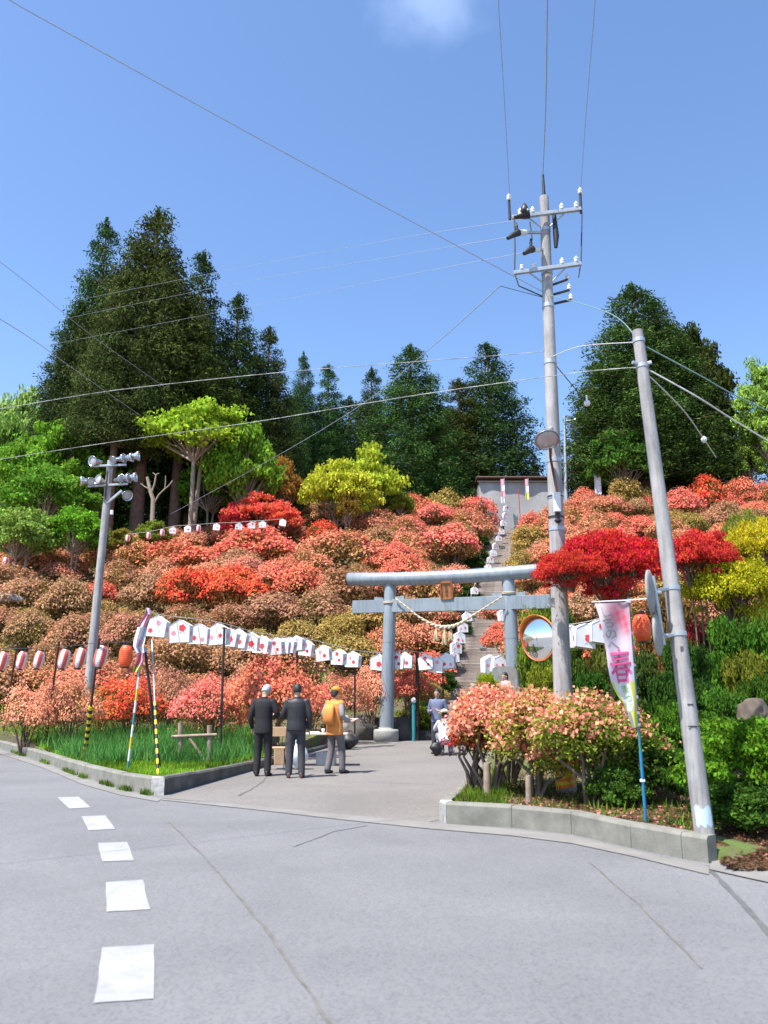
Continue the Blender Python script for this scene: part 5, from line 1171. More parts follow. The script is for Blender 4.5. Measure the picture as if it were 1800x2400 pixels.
for i, (x, y, h, v) in enumerate(W1):
    Yl = 17.3+(25-17.3)*i/15
    put_lantern(x, y, h, Yl, f'white flower-printed lantern, {ORDN[i]} from the left on the long string beside the drive', v, R(-5-17*i/15), 'white printed lanterns along the drive'); anch.append(D(x, y-h/2-3, Yl))
cable('cord carrying the white printed lanterns beside the drive', [D(352, 1432, 17)]+anch[::3]+[anch[-1], D(900, 1530, 27.8)], .008, 'rope_white', 40)
W2 = [(888, 1551, 36, 4), (932, 1548, 37, 5), (951, 1547, 37, 6), (997, 1551, 36, 5), (1025, 1557, 36, 0), (1048, 1549, 36, 2)]
w2l = ['white printed lantern just left of the left torii pillar', 'white printed lantern touching the right edge of the left torii pillar', 'second white printed lantern right of the left torii pillar', 'third white printed lantern right of the left torii pillar, with red flowers', 'fourth white printed lantern right of the left torii pillar', 'white printed lantern at the foot of the string climbing beside the stairs']
an2 = []
for (x, y, h, v), lb in zip(W2, w2l):
    put_lantern(x, y, h, 28.6, lb, v, R(-14), 'white printed lanterns behind the torii'); an2.append(D(x, y-h/2-3, 28.6))
cable('cord carrying the white lanterns behind the torii', [anch[-1]]+an2, .008, 'rope_white', 30)
W3 = [(1063, 1540, 30, 31), (1069, 1517, 34, 32), (1076, 1494, 34, 33.5), (1084, 1470, 30, 35), (1092, 1446, 28, 37), (1101, 1424, 24, 39.5), (1112, 1384, 22, 43), (1142, 1330, 20, 53), (1149, 1312, 20, 55.5), (1155, 1296, 20, 58), (1161, 1280, 19, 60.5), (1168, 1262, 18, 63), (1174, 1246, 18, 65), (1179, 1226, 18, 67), (1184, 1208, 18, 69), (1187, 1192, 18, 71)]
an3 = []
for i, (x, y, h, Yl) in enumerate(W3):
    put_lantern(x, y, h*.78, Yl, f'white lantern climbing the left side of the stone stairs, {ORDN[i]} from the bottom', i % 7, R(20), 'white lanterns climbing beside the stairs'); an3.append(D(x, y-h/2-2, Yl))
cable('cord climbing beside the stairs with white lanterns', [an2[-1]]+an3, .01, 'rope_white', 50)
W4 = [(1148, 1555, 40, 27, 'white printed lantern right of the stairs, left above the stone stele'), (1168, 1556, 38, 27, 'white printed lantern right of the stairs, directly above the stone stele'), (1177, 1442, 26, 36, 'white lantern left of the right torii pillar, under the tie beam'), (1240, 1566, 38, 26, 'white lantern low behind the orange traffic mirror, left one'), (1268, 1570, 38, 26, 'white lantern low behind the orange traffic mirror, right one')]
for i, (x, y, h, Yl, lb) in enumerate(W4): put_lantern(x, y, h, Yl, lb, (i*2+1) % 7, R(30), 'white printed lanterns right of the stairs')
W5 = [(1335, 1492, 52, 4, 'white red-flowered lantern right beside the utility pole'), (1367, 1490, 56, 4, 'middle of the three white lanterns between the pole and the banner'), (1402, 1480, 54, 5, 'white lantern partly hidden by the festival banner')]
an5 = []
for x, y, h, v, lb in W5: put_lantern(x, y, h, 14.6, lb, v, R(16), 'white printed lanterns by the banner'); an5.append(D(x, y-h/2-3, 14.6))
cable('cord carrying the three white lanterns by the banner', [CP(1462)]+an5+[D(1470, 1440, 14)], .006, 'rope_white', 20)
def barrel(name, red, white, stripes):
    root = bpy.data.objects.new(name, None); COL.objects.link(root); prof = []
    for i in range(23):
        t = i/22; z = -.03-.42*t; r = .122*(1-abs(2*t-1)**3.2*.42); prof.append((r*(1+.018*(i % 2)), z))
    n = 32; vs = [(r*math.cos(2*math.pi*k/n), r*math.sin(2*math.pi*k/n), z) for r, z in prof for k in range(n)]; mb = MB()
    for i in range(22):
        for k in range(n):
            mb.mat(M[red] if (k//4) % 2 == 0 or not stripes else M[white]); mb.add([vs[i*n+k], vs[(i+1)*n+k], vs[(i+1)*n+(k+1) % n], vs[i*n+(k+1) % n]], [(0, 1, 2, 3)], True)
    mb.build('shade', root, (0, 0, 0))
    for z, nm in ((-.015, 'top_cap'), (-.462, 'bottom_ring')):
        mb = MB().mat(M['black']); mb.tube([(0, 0, z-.018), (0, 0, z+.014)], .072, 18); mb.build(nm, root, (0, 0, 0))
    mb = MB().mat(M['dark_steel']); mb.tube([(0, 0, 0), (0, 0, .05)], .006, 5); mb.build('hook', root, (0, 0, 0)); return root
SL = barrel('striped_lantern', 'lantern_red', 'lantern_white', True); OL = barrel('orange_lantern', 'vermilion', 'vermilion', False); first = {'s': True, 'o': True}
def put_barrel(px, py, h, Y, label, kind, group, tilt=8, wk=1.0):
    src = SL if kind == 's' else OL; root = src if first[kind] else copy_tree(src); first[kind] = False
    sc_ = h/F*Y/.46; root.location = D(px+tilt*.35, py-h/2, Y); root.scale = (sc_*wk, sc_*wk, sc_); root.rotation_euler = (0, R(tilt), RG.uniform(0, .5)); return tagm(root, label, 'lantern', group)
SB = [(10, 1548, 46, 23.3), (54, 1546, 43, 22.2), (94, 1545, 43, 21.2), (153, 1543, 48, 19.4), (191, 1541, 50, 18.3), (240, 1537, 54, 17.0)]; nmz = ['red and white striped lantern cut by the left frame edge', 'second red and white striped lantern from the left frame edge', 'third striped lantern, left of the middle dark pole', 'striped lantern just right of the middle dark pole', 'striped lantern left of the floodlight pole foot', 'largest striped lantern, hanging next to the orange one']
tops = []
for (x, y, h, Yl), lb in zip(SB, nmz): put_barrel(x, y, h, Yl, lb, 's', 'red and white striped lanterns on the left', 9); tops.append(D(x+3, y-h/2-5, Yl))
put_barrel(297, 1536, 53, 16.4, 'plain orange lantern left of the furled banner', 'o', 'plain orange lanterns', 1, 1.08); tops.append(D(297, 1505, 16.4))
put_barrel(1501, 1470, 66, 12.4, 'plain orange lantern right of the festival banner', 'o', 'plain orange lanterns', -2, 1.15)
cable('cord carrying the striped and orange lanterns on the left', [D(-90, 1520, 25)]+tops+[D(330, 1496, 16.2)], .007, 'wire', 30)
cable('cord carrying the orange lantern by the banner', [D(1472, 1436, 12.4), D(1502, 1432, 12.4), D(1560, 1428, 12.2)], .006, 'wire', 8)
# small lanterns under the trees
TL = [(300, 1262, 's'), (349, 1256, 's'), (381, 1249, 's'), (407, 1243, 'w'), (440, 1241, 'w'), (466, 1239, 's'), (509, 1236, 'w'), (561, 1234, 'w'), (590, 1231, 'w'), (615, 1230, 'w'), (664, 1226, 'w')]
k1 = k2 = 0; t3 = []
for i, (x, y, k) in enumerate(TL):
    if k == 's': put_barrel(x, y, 18, 47, f'small pink striped lantern under the trees, {ORDN[k1]} pink one from the left', 's', 'small lanterns under the trees', 0, 1.2); k1 += 1
    else: put_lantern(x, y, 17, 47, f'small white lantern under the trees, {ORDN[k2]} white one from the left', i % 7, R(10), 'small lanterns under the trees'); k2 += 1
    t3.append(D(x, y-10, 47))
cable('cord carrying the small lanterns under the trees', t3, .01, 'rope_white', 40)
put_barrel(14, 1318, 26, 44, 'small pink striped lantern alone at the left frame edge among the azaleas', 's', 'small lanterns under the trees', 4, 1.1)
def striped_pole(name, label, top, foot, r, s0, s1, mat='rust_steel', group='lantern poles with striped sleeves'):
    """dark pole with a yellow and black banded sleeve between fractions s0 and s1 of its length (from the foot)"""
    d = top-foot; root = thing(name, label, 'pole', foot, 0, group); mb = MB().mat(M[mat]); mb.tube([foot-d*.03, top], r, 8); mb.build('shaft', root); n = 15; mb = MB()
    for i in range(n):
        mb.mat(M['yellow'] if i % 2 == 0 else M['black']); a, b = foot+d*(s0+(s1-s0)*i/n), foot+d*(s0+(s1-s0)*(i+1)/n); mb.tube([a, b], r*1.7, 8)
    mb.build('striped_sleeve', root); return root
striped_pole('lantern_pole', 'leftmost dark lantern pole with yellow and black sleeve', D(42, 1505, 23), G(4, 1733, .2), .028, .02, .36)
striped_pole('lantern_pole', 'middle dark lantern pole with yellow and black sleeve', D(139, 1502, 20.6), G(106, 1746, .2), .028, .02, .36)
striped_pole('lantern_pole', 'dark lantern pole right of the floodlight pole, with striped sleeve', D(233, 1495, 16.8), G(198, 1777, .2), .028, .02, .44)
mb = MB().mat(M['rust_steel']); 
yr = 14.6
gw = striped_pole('stay_wire_guard', 'yellow and black sleeved stay at the kerb corner, with thin grey wire above', D(356, 1500, 15.2), G(371, 1822, .2), .014, .02, .52, 'steel', None)
for ch in gw.children: pass
ds = thing('leaning_post', 'dark leaning post propped beside the furled banner', 'post', G(374, 1805, .2)); mb = MB().mat(M['dark_steel']); mb.tube([G(376, 1812, .12), D(358, 1680, 14.6), D(340, 1520, 14.9)], [.03, .028, .026], 8); mb.build('shaft', ds); mb = MB().mat(M['steel']); mb.tube([D(341, 1530, 14.89), D(340, 1516, 14.9)], .034, 8); mb.build('cap', ds)
# furled banner on its striped pole (left)
nf = thing('banner_flag', 'pink and white banner blown edge-on on a teal banded pole at the left', 'flag', G(299, 1808, .2)); f0, f1 = G(298, 1812, .16), D(345, 1424, 14.9); n = 14; mb = MB()
for i in range(n): mb.mat(M[('teal_plastic', 'white_paint', 'yellow', 'white_paint')[i % 4]] if i < 9 else M['teal_plastic']); mb.tube([f0.lerp(f1, i/n), f0.lerp(f1, (i+1)/n)], .021, 8)
mb.build('pole', nf); fw = [(1425, 3, 7), (1440, 5, 12), (1470, 17, 6), (1500, 22, 4), (1515, 22, 2), (1530, 12, 6), (1548, 10, 8), (1560, 14, 4), (1575, 16, 1)]
cols = ['white_cloth', 'pink_cloth2', 'white_cloth', 'white_cloth', 'white_cloth', 'pink_cloth2', 'pink_cloth2', 'lime_cloth']; mb = MB()
for i in range(len(fw)-1):
    rows = []
    for y, l, r_ in (fw[i], fw[i+1]):
        t = (y-1424)/(1812-1424); xc = 345-(345-298)*t; rows.append([D(xc-l+(l+r_)*k/4, y, 14.75-.10*math.sin(k*1.9+y*.05)) for k in range(5)])
    for k in range(4): mb.mat(M[cols[i]] if k != 2 or i % 3 else M['pink_cloth2']); mb.add([rows[0][k], rows[0][k+1], rows[1][k+1], rows[1][k]], [(0, 1, 2, 3)], True)
mb.build('cloth', nf)
for y, x, y2 in ((525, 1485, 1608), (701, 1500, 1600), (845, 1540, 1640)):
    pass
for x0_, ya, x1_, yb, Y_, lb in ((526, 1470, 523, 1610, 18.3, 'dark thin post holding the lantern string above the pinkish red azalea'), (697, 1490, 697, 1600, 23, 'dark thin post holding the lantern string above the two men'), (832, 1528, 832, 1640, 25.2, 'dark thin post under the last lantern before the torii'), (978, 1530, 978, 1712, 28.9, 'dark thick post behind the torii, right of its left pillar'), (1038, 1535, 1038, 1700, 28.7, 'dark post at the foot of the stairs behind the torii')):
    t, b = D(x0_, ya, Y_), D(x1_, yb, Y_); b.z = max(bedz(b.x, Y_) if Y_ < 27 else HZ(b.x, Y_), 0)-.1; root = thing('lantern_post', lb, 'post', b, 0, 'dark lantern posts'); mb = MB().mat(M['dark_steel']); mb.tube([b, t], .028 if x0_ != 978 else .06, 7); mb.build('shaft', root); mb = MB().mat(M['dark_steel']); mb.tube([t-Vector((.06, 0, .02)), t+Vector((.06, 0, -.02))], .015, 5); mb.build('hook', root)
# ------------------------------------------------------------------ festival banner on the right
YF = 8.5; pf0, pf1 = G(1515, 1934, .18), D(1473, 1406, YF); fb_ = thing('festival_banner', 'pink, white and yellow spring festival banner on a blue pole', 'flag', pf0)
def PF(py): t = (1934-py)/(1934-1406); return pf0.lerp(pf1, t)
mb = MB().mat(M['blue_plastic']); mb.tube([pf0-upv*.15, PF(1760)], .017, 10); mb.mat(M['teal_plastic']); mb.tube([PF(1775), PF(1600), PF(1402)], .0145, 10); mb.build('pole', fb_)
mb = MB().mat(M['white_paint']); mb.tube([D(1387, 1411, YF-.02), D(1474, 1407, YF-.02), D(1532, 1402, YF-.02)], .007, 7); mb.build('cross_rod', fb_)
for py in (1410, 1484, 1560, 1635, 1672, 1700, 1830):
    mb = MB().mat(M['white_paint']); p = PF(py); mb.bbox(p+Vector((-.008, -.012, 0)), (.05, .03, .03), .006); mb.build('clip', fb_)
LX = [(1411, 1394, 1474), (1440, 1404, 1476), (1480, 1413, 1479), (1520, 1420, 1482), (1560, 1425, 1485), (1590, 1431, 1487), (1610, 1438, 1489), (1630, 1450, 1491), (1645, 1462, 1492), (1665, 1466, 1493), (1690, 1478, 1494), (1703, 1482, 1495)]
def cloth(u, v):
    py = 1411+(1703-1411)*v; i = max(k for k in range(len(LX)-1) if LX[k][0] <= py+1e-6); t = (py-LX[i][0])/(LX[i+1][0]-LX[i][0]); l = LX[i][1]+(LX[i+1][1]-LX[i][1])*t; r = LX[i][2]+(LX[i+1][2]-LX[i][2])*t
    w = .045*math.sin(u*5.5+v*4)*(1-u*.6)+.10*(1-u)*math.sin(v*2.6)+.03*math.sin(v*13+u*3)*(1-u)
    return D(l+(r-l)*u, py+4*(1-u), YF-.02-w)
nu, nv = 22, 64; vs = [cloth(i/nu, j/nv) for j in range(nv+1) for i in range(nu+1)]; fs = [(j*(nu+1)+i, j*(nu+1)+i+1, (j+1)*(nu+1)+i+1, (j+1)*(nu+1)+i) for j in range(nv) for i in range(nu)]
me = bpy.data.meshes.new('cloth'); me.from_pydata([v-pf0 for v in vs], [], fs); ca = me.color_attributes.new('print', 'FLOAT_COLOR', 'POINT'); crg = random.Random(3)
def lerp3(a, b, t): t = max(0, min(1, t)); return tuple(x+(y-x)*t for x, y in zip(a, b))
for j in range(nv+1):
    for i in range(nu+1):
        u, v = i/nu, j/nv; c = lerp3((.50, .46, .50), (.68, .60, .68), v/.35)
        fl_ = math.exp(-(((u-.62)/.30)**2+((v-.10)/.11)**2)) + .8*math.exp(-(((u-.86)/.16)**2+((v-.20)/.10)**2)); fl_ *= .75+.5*math.sin(u*23+v*40)*math.sin(v*61-u*11)*.6
        c = lerp3(c, (.80, .14, .22), fl_*1.05); c = lerp3(c, (.74, .62, .72), (v-.25)/.12 if v < .62 else 1)
        if v > .64: c = lerp3((.72, .75, .74), (.66, .66, .12), 1 if (u < .12 or u > .80 or v > .86) else 0)
        if v > .86 and u < .45: c = (.34, .36, .38)
        ca.data[j*(nu+1)+i].color = (*[max(.02, x*crg.uniform(.96, 1.04)) for x in c], 1)
m, n_, l_, o_ = mk('banner_print'); at = n_.new('ShaderNodeVertexColor'); at.layer_name = 'print'; d_ = n_.new('ShaderNodeBsdfDiffuse'); t_ = n_.new('ShaderNodeBsdfTranslucent'); x_ = n_.new('ShaderNodeMixShader'); x_.inputs[0].default_value = .3
l_.new(at.outputs[0], d_.inputs[0]); l_.new(at.outputs[0], t_.inputs[0]); l_.new(d_.outputs[0], x_.inputs[1]); l_.new(t_.outputs[0], x_.inputs[2]); l_.new(x_.outputs[0], o_.inputs[0]); me.materials.append(m)
me.polygons.foreach_set('use_smooth', [True]*len(fs)); me.update(); cl_o = link('cloth', me, fb_)
M['pink_ink'] = solid('magenta_ink', (.68, .09, .26), .8, var=.08); M['grey_ink'] = solid('grey_green_ink', (.25, .27, .24), .8, var=.08); M['green_ink'] = solid('green_ink', (.25, .42, .12), .8, var=.08)
def print_on(txt, mat, u0, u1, v0, v1, vertical, slant=0.0, bold=0.0):
    tm = text_mesh(txt, 1.0, M[mat], vertical, 0, 'CENTER', bold); co = np.array([v.co[:] for v in tm.vertices])
    if len(co) == 0: return
    mn, mx = co.min(0), co.max(0); 
    for v in tm.vertices:
        a = (v.co.x-mn[0])/(mx[0]-mn[0]+1e-9); b = 1-(v.co.y-mn[1])/(mx[1]-mn[1]+1e-9); u = u0+(u1-u0)*a+slant*b; vv = v0+(v1-v0)*b
        p = cloth(min(1, max(0, u)), min(1, max(0, vv))); v.co = p+Vector((0, -.004, 0))-pf0
    tm.update(); link('lettering', tm, cl_o)
print_on('しちのへ', 'grey_ink', .04, .46, .03, .365, True, .05, .006); print_on('春', 'pink_ink', .08, .92, .37, .645, False, 0, .006); print_on('まつり', 'green_ink', .30, .66, .66, .87, True, .08, .005)
# ------------------------------------------------------------------ stones, stele, rails
def boulder(px, py, w, h, Y, label, mat='dark_stone', seed=1, name='boulder', zb=None):
    c = D(px, py+h/2, Y); rx = w*Y/F/2; rz = h*Y/F; bm = bmesh.new(); bmesh.ops.create_icosphere(bm, subdivisions=4, radius=1); rg_ = random.Random(seed); ph_ = [rg_.uniform(0, 6) for _ in range(6)]
    for v in bm.verts:
        p = v.co.normalized(); k = 1+.16*math.sin(3*p.x+ph_[0])*math.sin(2.5*p.y+ph_[1])+.10*math.sin(6*p.z+ph_[2])*math.sin(5*p.x+ph_[3])+.05*math.sin(12*p.y+ph_[4])*math.sin(11*p.z+ph_[5])
        q = p*k
        for nrm in ((.8, -.5, .3), (-.7, -.6, .4), (.1, -.9, -.3), (.0, .2, 1)):
            nn = Vector(nrm).normalized(); e = q.dot(nn)
            if e > .78: q -= nn*(e-.78)*.85
        v.co = Vector((q.x*rx, q.y*rx*.75, max(q.z, -.35)*rz*.74))
    me = bpy.data.meshes.new(name); bm.to_mesh(me); bm.free(); me.materials.append(M[mat]); 
    for p in me.polygons: p.use_smooth = True
    o = link(name, me, None, (c.x, Y, c.z+.26*rz)); return tagm(o, label, 'boulder', 'boulders')
boulder(858, 1708, 130, 66, 29.5, 'large dark boulder left behind the left torii pillar', 'dark_stone', 2)
boulder(938, 1712, 80, 66, 29.2, 'dark boulder right behind the left torii pillar', 'dark_stone', 5)
boulder(803, 1700, 70, 50, 29.6, 'greyish boulder left of the large dark one, behind the table', 'grey_stone', 7)
boulder(1000, 1728, 60, 34, 29.4, 'small dark stone left of the crouching woman', 'dark_stone', 9)
M['brown_stone'] = solid('brown_stone', (.12, .095, .075), .9, var=.4, scale=4, bump=.8, bscale=14)
boulder(1768, 1662, 76, 56, 12.2, 'brownish boulder among the shrubs at the right frame edge', 'brown_stone', 12)
boulder(700, 1378, 30, 20, 50, 'small grey stone among the mid-slope azaleas', 'grey_stone', 14)
boulder(20, 1400, 60, 22, 38, 'flat grey stone at the left frame edge on the slope', 'grey_stone', 15)
boulder(665, 1225, 36, 56, 57, 'pale upright rock beside the crimson azalea under the orange tree', 'grey_stone', 16)
YS = 25.5; s0 = D(1183, 1625, YS); zb = bedz(s0.x, YS)-.05; stl = thing('stone_stele', 'grey upright stone stele with rounded shoulders before the right torii pillar', 'stone stele', (s0.x, YS, zb)); hz = D(1183, 1562, YS).z-zb; w_ = 58/F*YS
mb = MB().mat(M['grey_stone']); prof = [(-w_/2, 0), (w_/2, 0), (w_/2*.98, hz*.90), (w_/2*.9, hz*.97), (w_/2*.6, hz), (-w_/2*.6, hz), (-w_/2*.92, hz*.97), (-w_/2*.98, hz*.9)]
vs = [(x, -.11, z) for x, z in prof]+[(x, .11, z) for x, z in prof]; k = len(prof); mb.add([(s0.x+x, YS+y, zb+z) for x, y, z in vs], [tuple(range(k)), tuple(range(2*k-1, k-1, -1))]+[(i, k+i, k+(i+1) % k, (i+1) % k) for i in range(k)]); mb.build('slab', stl)
mb = MB().mat(M['grey_stone']); mb.bbox((s0.x, YS, zb+.06), (w_*1.25, .5, .22), .03); mb.build('plinth', stl)
def bar2(name, a, b, r, mat, parent, n=8):
    mb = MB().mat(M[mat]); mb.tube([a, Vector(a).lerp(Vector(b), .5)+Vector((.004, 0, .003)), b], [r*1.05, r, r*.95], n); return mb.build(name, parent)
sr = thing('support_rail', 'low weathered wooden rail propping the pinkish red azalea', 'plant support', G(455, 1785, .2))
for x in (423, 491): bar2('post', G(x, 1786, .2)-upv*.1, D(x, 1694 if x < 450 else 1700, G(x, 1786, .2).y), .055, 'wood', sr)
Yr = G(455, 1786, .2).y; bar2('rail', D(402, 1727, Yr-.05), D(508, 1722, Yr-.05), .032, 'wood', sr)
bar2('brace', G(485, 1790, .2), D(440, 1725, Yr), .03, 'bark', sr)
for x, yb, yt, mt, lb in ((1141, 1866, 1788, 'wood', 'short grey wooden prop under the crooked coral azalea'), (1238, 1884, 1818, 'wood', 'short pale wooden prop in the middle of the right bed')):
    p = G(x, yb, .2); root = thing('plant_prop', lb, 'plant support', p, 0, 'wooden props in the right bed'); bar2('post', p-upv*.12, D(x, yt, p.y), .05 if x < 1200 else .038, mt, root)
tp = D(969, 1640, 28.5); tb = thing('bollard_lamp', 'short teal garden post with a pale cap behind the torii', 'garden lamp', (tp.x, 28.5, 0)); mb = MB().mat(M['teal_plastic']); mb.tube([(tp.x, 28.5, -.1), (tp.x, 28.5, tp.z-.08)], .06, 10); mb.build('post', tb); mb = MB().mat(M['porcelain']); mb.lathe([(.09, -.1), (.085, .02), (.04, .07), (.001, .08)], 12, (tp.x, 28.5, tp.z)); mb.build('cap', tb)
mb = MB()                                           # yellow and black guard round the foot of the central pole
for i in range(9):
    mb.mat(M['orange_paint'] if i % 2 == 0 else M['yellow']); a = CP(1772+8*i); b = CP(1780+8*i); mb.tube([a+Vector((-.01, 0, .0)), b], [pole_r(a)+.006, pole_r(b)+.006], 18)
mb.build('striped_guard', cp)
# bare pruned tree under the dark cedars
bt = D(360, 1215, 52); bz = HZ(bt.x, 52); bare = thing('pruned_tree', 'bare hard-pruned tree with stubby forked limbs before the dark cedars', 'tree', (bt.x, 52, bz-.3)); mb = MB().mat(M['pale_bark']); Q = lambda x, y: D(x, y, 52)
b0 = Vector((bt.x, 52, bz-.4)); mb.tube([b0, Q(359, 1170), Q(352, 1150), Q(345, 1118)], [.17, .15, .13, .10], 8); mb.build('trunk', bare)
for P_, r_ in (([(355, 1155), (362, 1135), (366, 1112)], .07), ([(352, 1148), (338, 1140), (329, 1133)], .05), ([(362, 1178), (372, 1160), (384, 1148), (396, 1138), (405, 1126)], .06), ([(386, 1147), (388, 1130), (388, 1115)], .04), ([(366, 1114), (358, 1108)], .04), ([(366, 1112), (373, 1109)], .035)):
    mb = MB().mat(M['pale_bark']); mb.tube([Q(*p) for p in P_], [r_*(1-.4*i/len(P_)) for i in range(len(P_))], 6); mb.build('limb', bare)
# ------------------------------------------------------------------ table and things round it
YT = 18.6; tc_ = D(748, 1719, YT); tz = .70; tb = thing('folding_table', 'folding table with papers behind the standing visitors', 'table', (tc_.x, YT, 0)); tw = 130/F*YT
mb = MB().mat(M['table_top']); mb.bbox((tc_.x, YT, tz-.015), (tw, .6, .03), .006); mb.build('table_top', tb)
for sx in (-1, 1):
    for sy in (-1, 1):
        mb = MB().mat(M['steel']); mb.tube([(tc_.x+sx*(tw/2-.08), YT+sy*.25, tz-.03), (tc_.x+sx*(tw/2-.14), YT+sy*.26, 0)], .014, 6); mb.build('leg', tb)
    mb = MB().mat(M['steel']); mb.tube([(tc_.x+sx*(tw/2-.12), YT-.25, .2), (tc_.x+sx*(tw/2-.12), YT+.25, .2)], .01, 6); mb.build('stretcher', tb)
def small(name, label, cat, mat, c, size, bev=.008, rz=0):
    root = MB().mat(M[mat]); root.bbox((0, 0, size[2]/2), size, bev, Matrix.Rotation(rz, 3, 'Z')); return tagm(link(name, root.mesh(name), None, c), label, cat)
small('paper_stack', 'stack of white leaflets on the folding table', 'papers', 'paper', (tc_.x-.1, YT-.05, tz+.001), (.22, .30, .03), .004, .1)
small('paper_stack', 'pink leaflets on the right end of the folding table', 'papers', 'pink_cloth', (tc_.x+.42, YT-.05, tz+.001), (.2, .28, .02), .004, -.2)
cu = MB().mat(M['porcelain']); cu.lathe([(.03, 0), (.04, .1), (.037, .1), (.028, .01)], 14); tagm(link('cup', cu.mesh('cup'), None, (tc_.x+.10, YT-.12, tz)), 'white cup on the folding table', 'cup')
c = D(660, 1748, 18.9); small('carton', 'brown carton seen between the two men', 'box', 'carton', (c.x, 18.9, 0.004), (.32, .28, .38), .008, .2)
c = D(765, 1755, 18.7); small('crate', 'grey crate under the folding table', 'crate', 'steel', (c.x, 18.7, .004), (.42, .3, .28), .01, -.1)
def sack(name, label, cat, mat, base, rx, ry, h, seed=1, neck=.35):
    rg_ = random.Random(seed); rr = []
    for i in range(11):
        t = i/10; k = (math.sin(min(1, t*1.25+.12)*math.pi*.52)*(1-max(0, t-.55)/.45*(1-neck))); k = max(.1, k*(1.0 if t > .08 else .85)); rr.append((Vector((.02*math.sin(t*7+seed), 0, h*t)), Vector((rx*k*(1+.05*math.sin(t*13+seed)), 0, 0)), Vector((0, ry*k*(1+.06*math.sin(t*11)), 0))))
    mb = MB().mat(M[mat]); mb.rings(rr, 16)
    for i, v in enumerate(mb.v):
        a = math.atan2(v[1], v[0]); mb.v[i] = (v[0]*(1+.05*math.sin(5*a+v[2]*9)), v[1]*(1+.05*math.sin(4*a+seed)), v[2])
    root = thing(name, label, cat, base); mb.build('body', root, (0, 0, 0)); mb = MB().mat(M[mat])
    for s in (-1, 1): mb.tube([(s*rx*.35, 0, h*.92), (s*rx*.3, 0, h*1.18), (0, 0, h*1.28), (-s*rx*.05, .02, h*1.2)], .012, 6)
    mb.build('handle', root, (0, 0, 0)); return root
c = G(722, 1785); sack('plastic_bag', 'pale bluish plastic bag standing before the folding table', 'bag', 'plastic_bag', (c.x, 17.6, .004), .22, .16, .52, 2)
c = G(818, 1757); sack('black_bag', 'black bag on the ground right of the person in the orange vest', 'bag', 'black', (c.x, c.y, .004), .27, .2, .42, 4, .5)
ch = thing('folding_chair', 'dark folding chair partly hidden between the two men', 'chair', (D(648, 1770, 17.6).x, 17.6, .004)); x_0 = ch.location.x
for sx in (-.18, .18):
    for a, b in (((sx, -.2, 0), (sx, .18, .85)), ((sx, .2, 0), (sx, -.15, .44))): mb = MB().mat(M['dark_steel']); mb.tube([a, b], .012, 6); mb.build('leg', ch, (0, 0, 0))
mb = MB().mat(M['carton']); mb.bbox((0, 0, .44), (.38, .36, .03), .01); mb.build('seat', ch, (0, 0, 0)); mb = MB().mat(M['carton']); mb.bbox((0, .17, .76), (.38, .025, .2), .01); mb.build('backrest', ch, (0, 0, 0))
# ------------------------------------------------------------------ people
def ell(c, rx, ry, tilt=0):
    return (Vector(c), Vector((rx, 0, 0)), Vector((0, ry, ry*tilt)))
def chain(mb, P, r, n=12):
    """tapered limb through the joints P with rounded ends"""
    P = [Vector(p) for p in P]; Q = resample(P, 4*len(P)) if len(P) > 2 else [P[0].lerp(P[1], i/6) for i in range(7)]
    L = len(Q)-1; rr = []
    for i in range(L+1):
        s = i/L*(len(r)-1); j = min(int(s), len(r)-2); rr.append(r[j]+(r[j+1]-r[j])*(s-j))
    d0 = (Q[0]-Q[1]).normalized(); d1 = (Q[-1]-Q[-2]).normalized()
    Q = [Q[0]+d0*rr[0]*.8, Q[0]+d0*rr[0]*.45]+Q+[Q[-1]+d1*rr[-1]*.45, Q[-1]+d1*rr[-1]*.8]; rr = [rr[0]*.5, rr[0]*.88]+rr+[rr[-1]*.88, rr[-1]*.5]; mb.tube(Q, rr, n); return mb
def hand(mb, w, fwd, palm, side, k=1.0):
    """palm, four bent fingers of unequal length, a thumb from the side of the palm; fwd: wrist to fingertips, palm: inward normal, side: thumb side"""
    w, fwd, palm, side = Vector(w), Vector(fwd).normalized(), Vector(palm).normalized(), Vector(side).normalized()
    mb.rings([(w, side*.024*k, palm*.017*k), (w+fwd*.03*k, side*.036*k, palm*.016*k), (w+fwd*.07*k, side*.041*k, palm*.015*k), (w+fwd*.092*k, side*.038*k, palm*.012*k)], 12)
    for o, L in ((.030, .068), (.010, .078), (-.010, .072), (-.029, .055)):
        b = w+fwd*.082*k+side*o*k; L *= k
        mb.tube([b-fwd*.015*k, b+fwd*L*.42, b+fwd*L*.75+palm*L*.22, b+fwd*L*.92+palm*L*.5], [.0098*k, .0095*k, .0088*k, .0065*k], 8)
    b = w+fwd*.03*k+side*.030*k; mb.tube([b-side*.012*k, b+side*.022*k+fwd*.022*k+palm*.012*k, b+side*.028*k+fwd*.052*k+palm*.026*k], [.0125*k, .0115*k, .0085*k], 8)
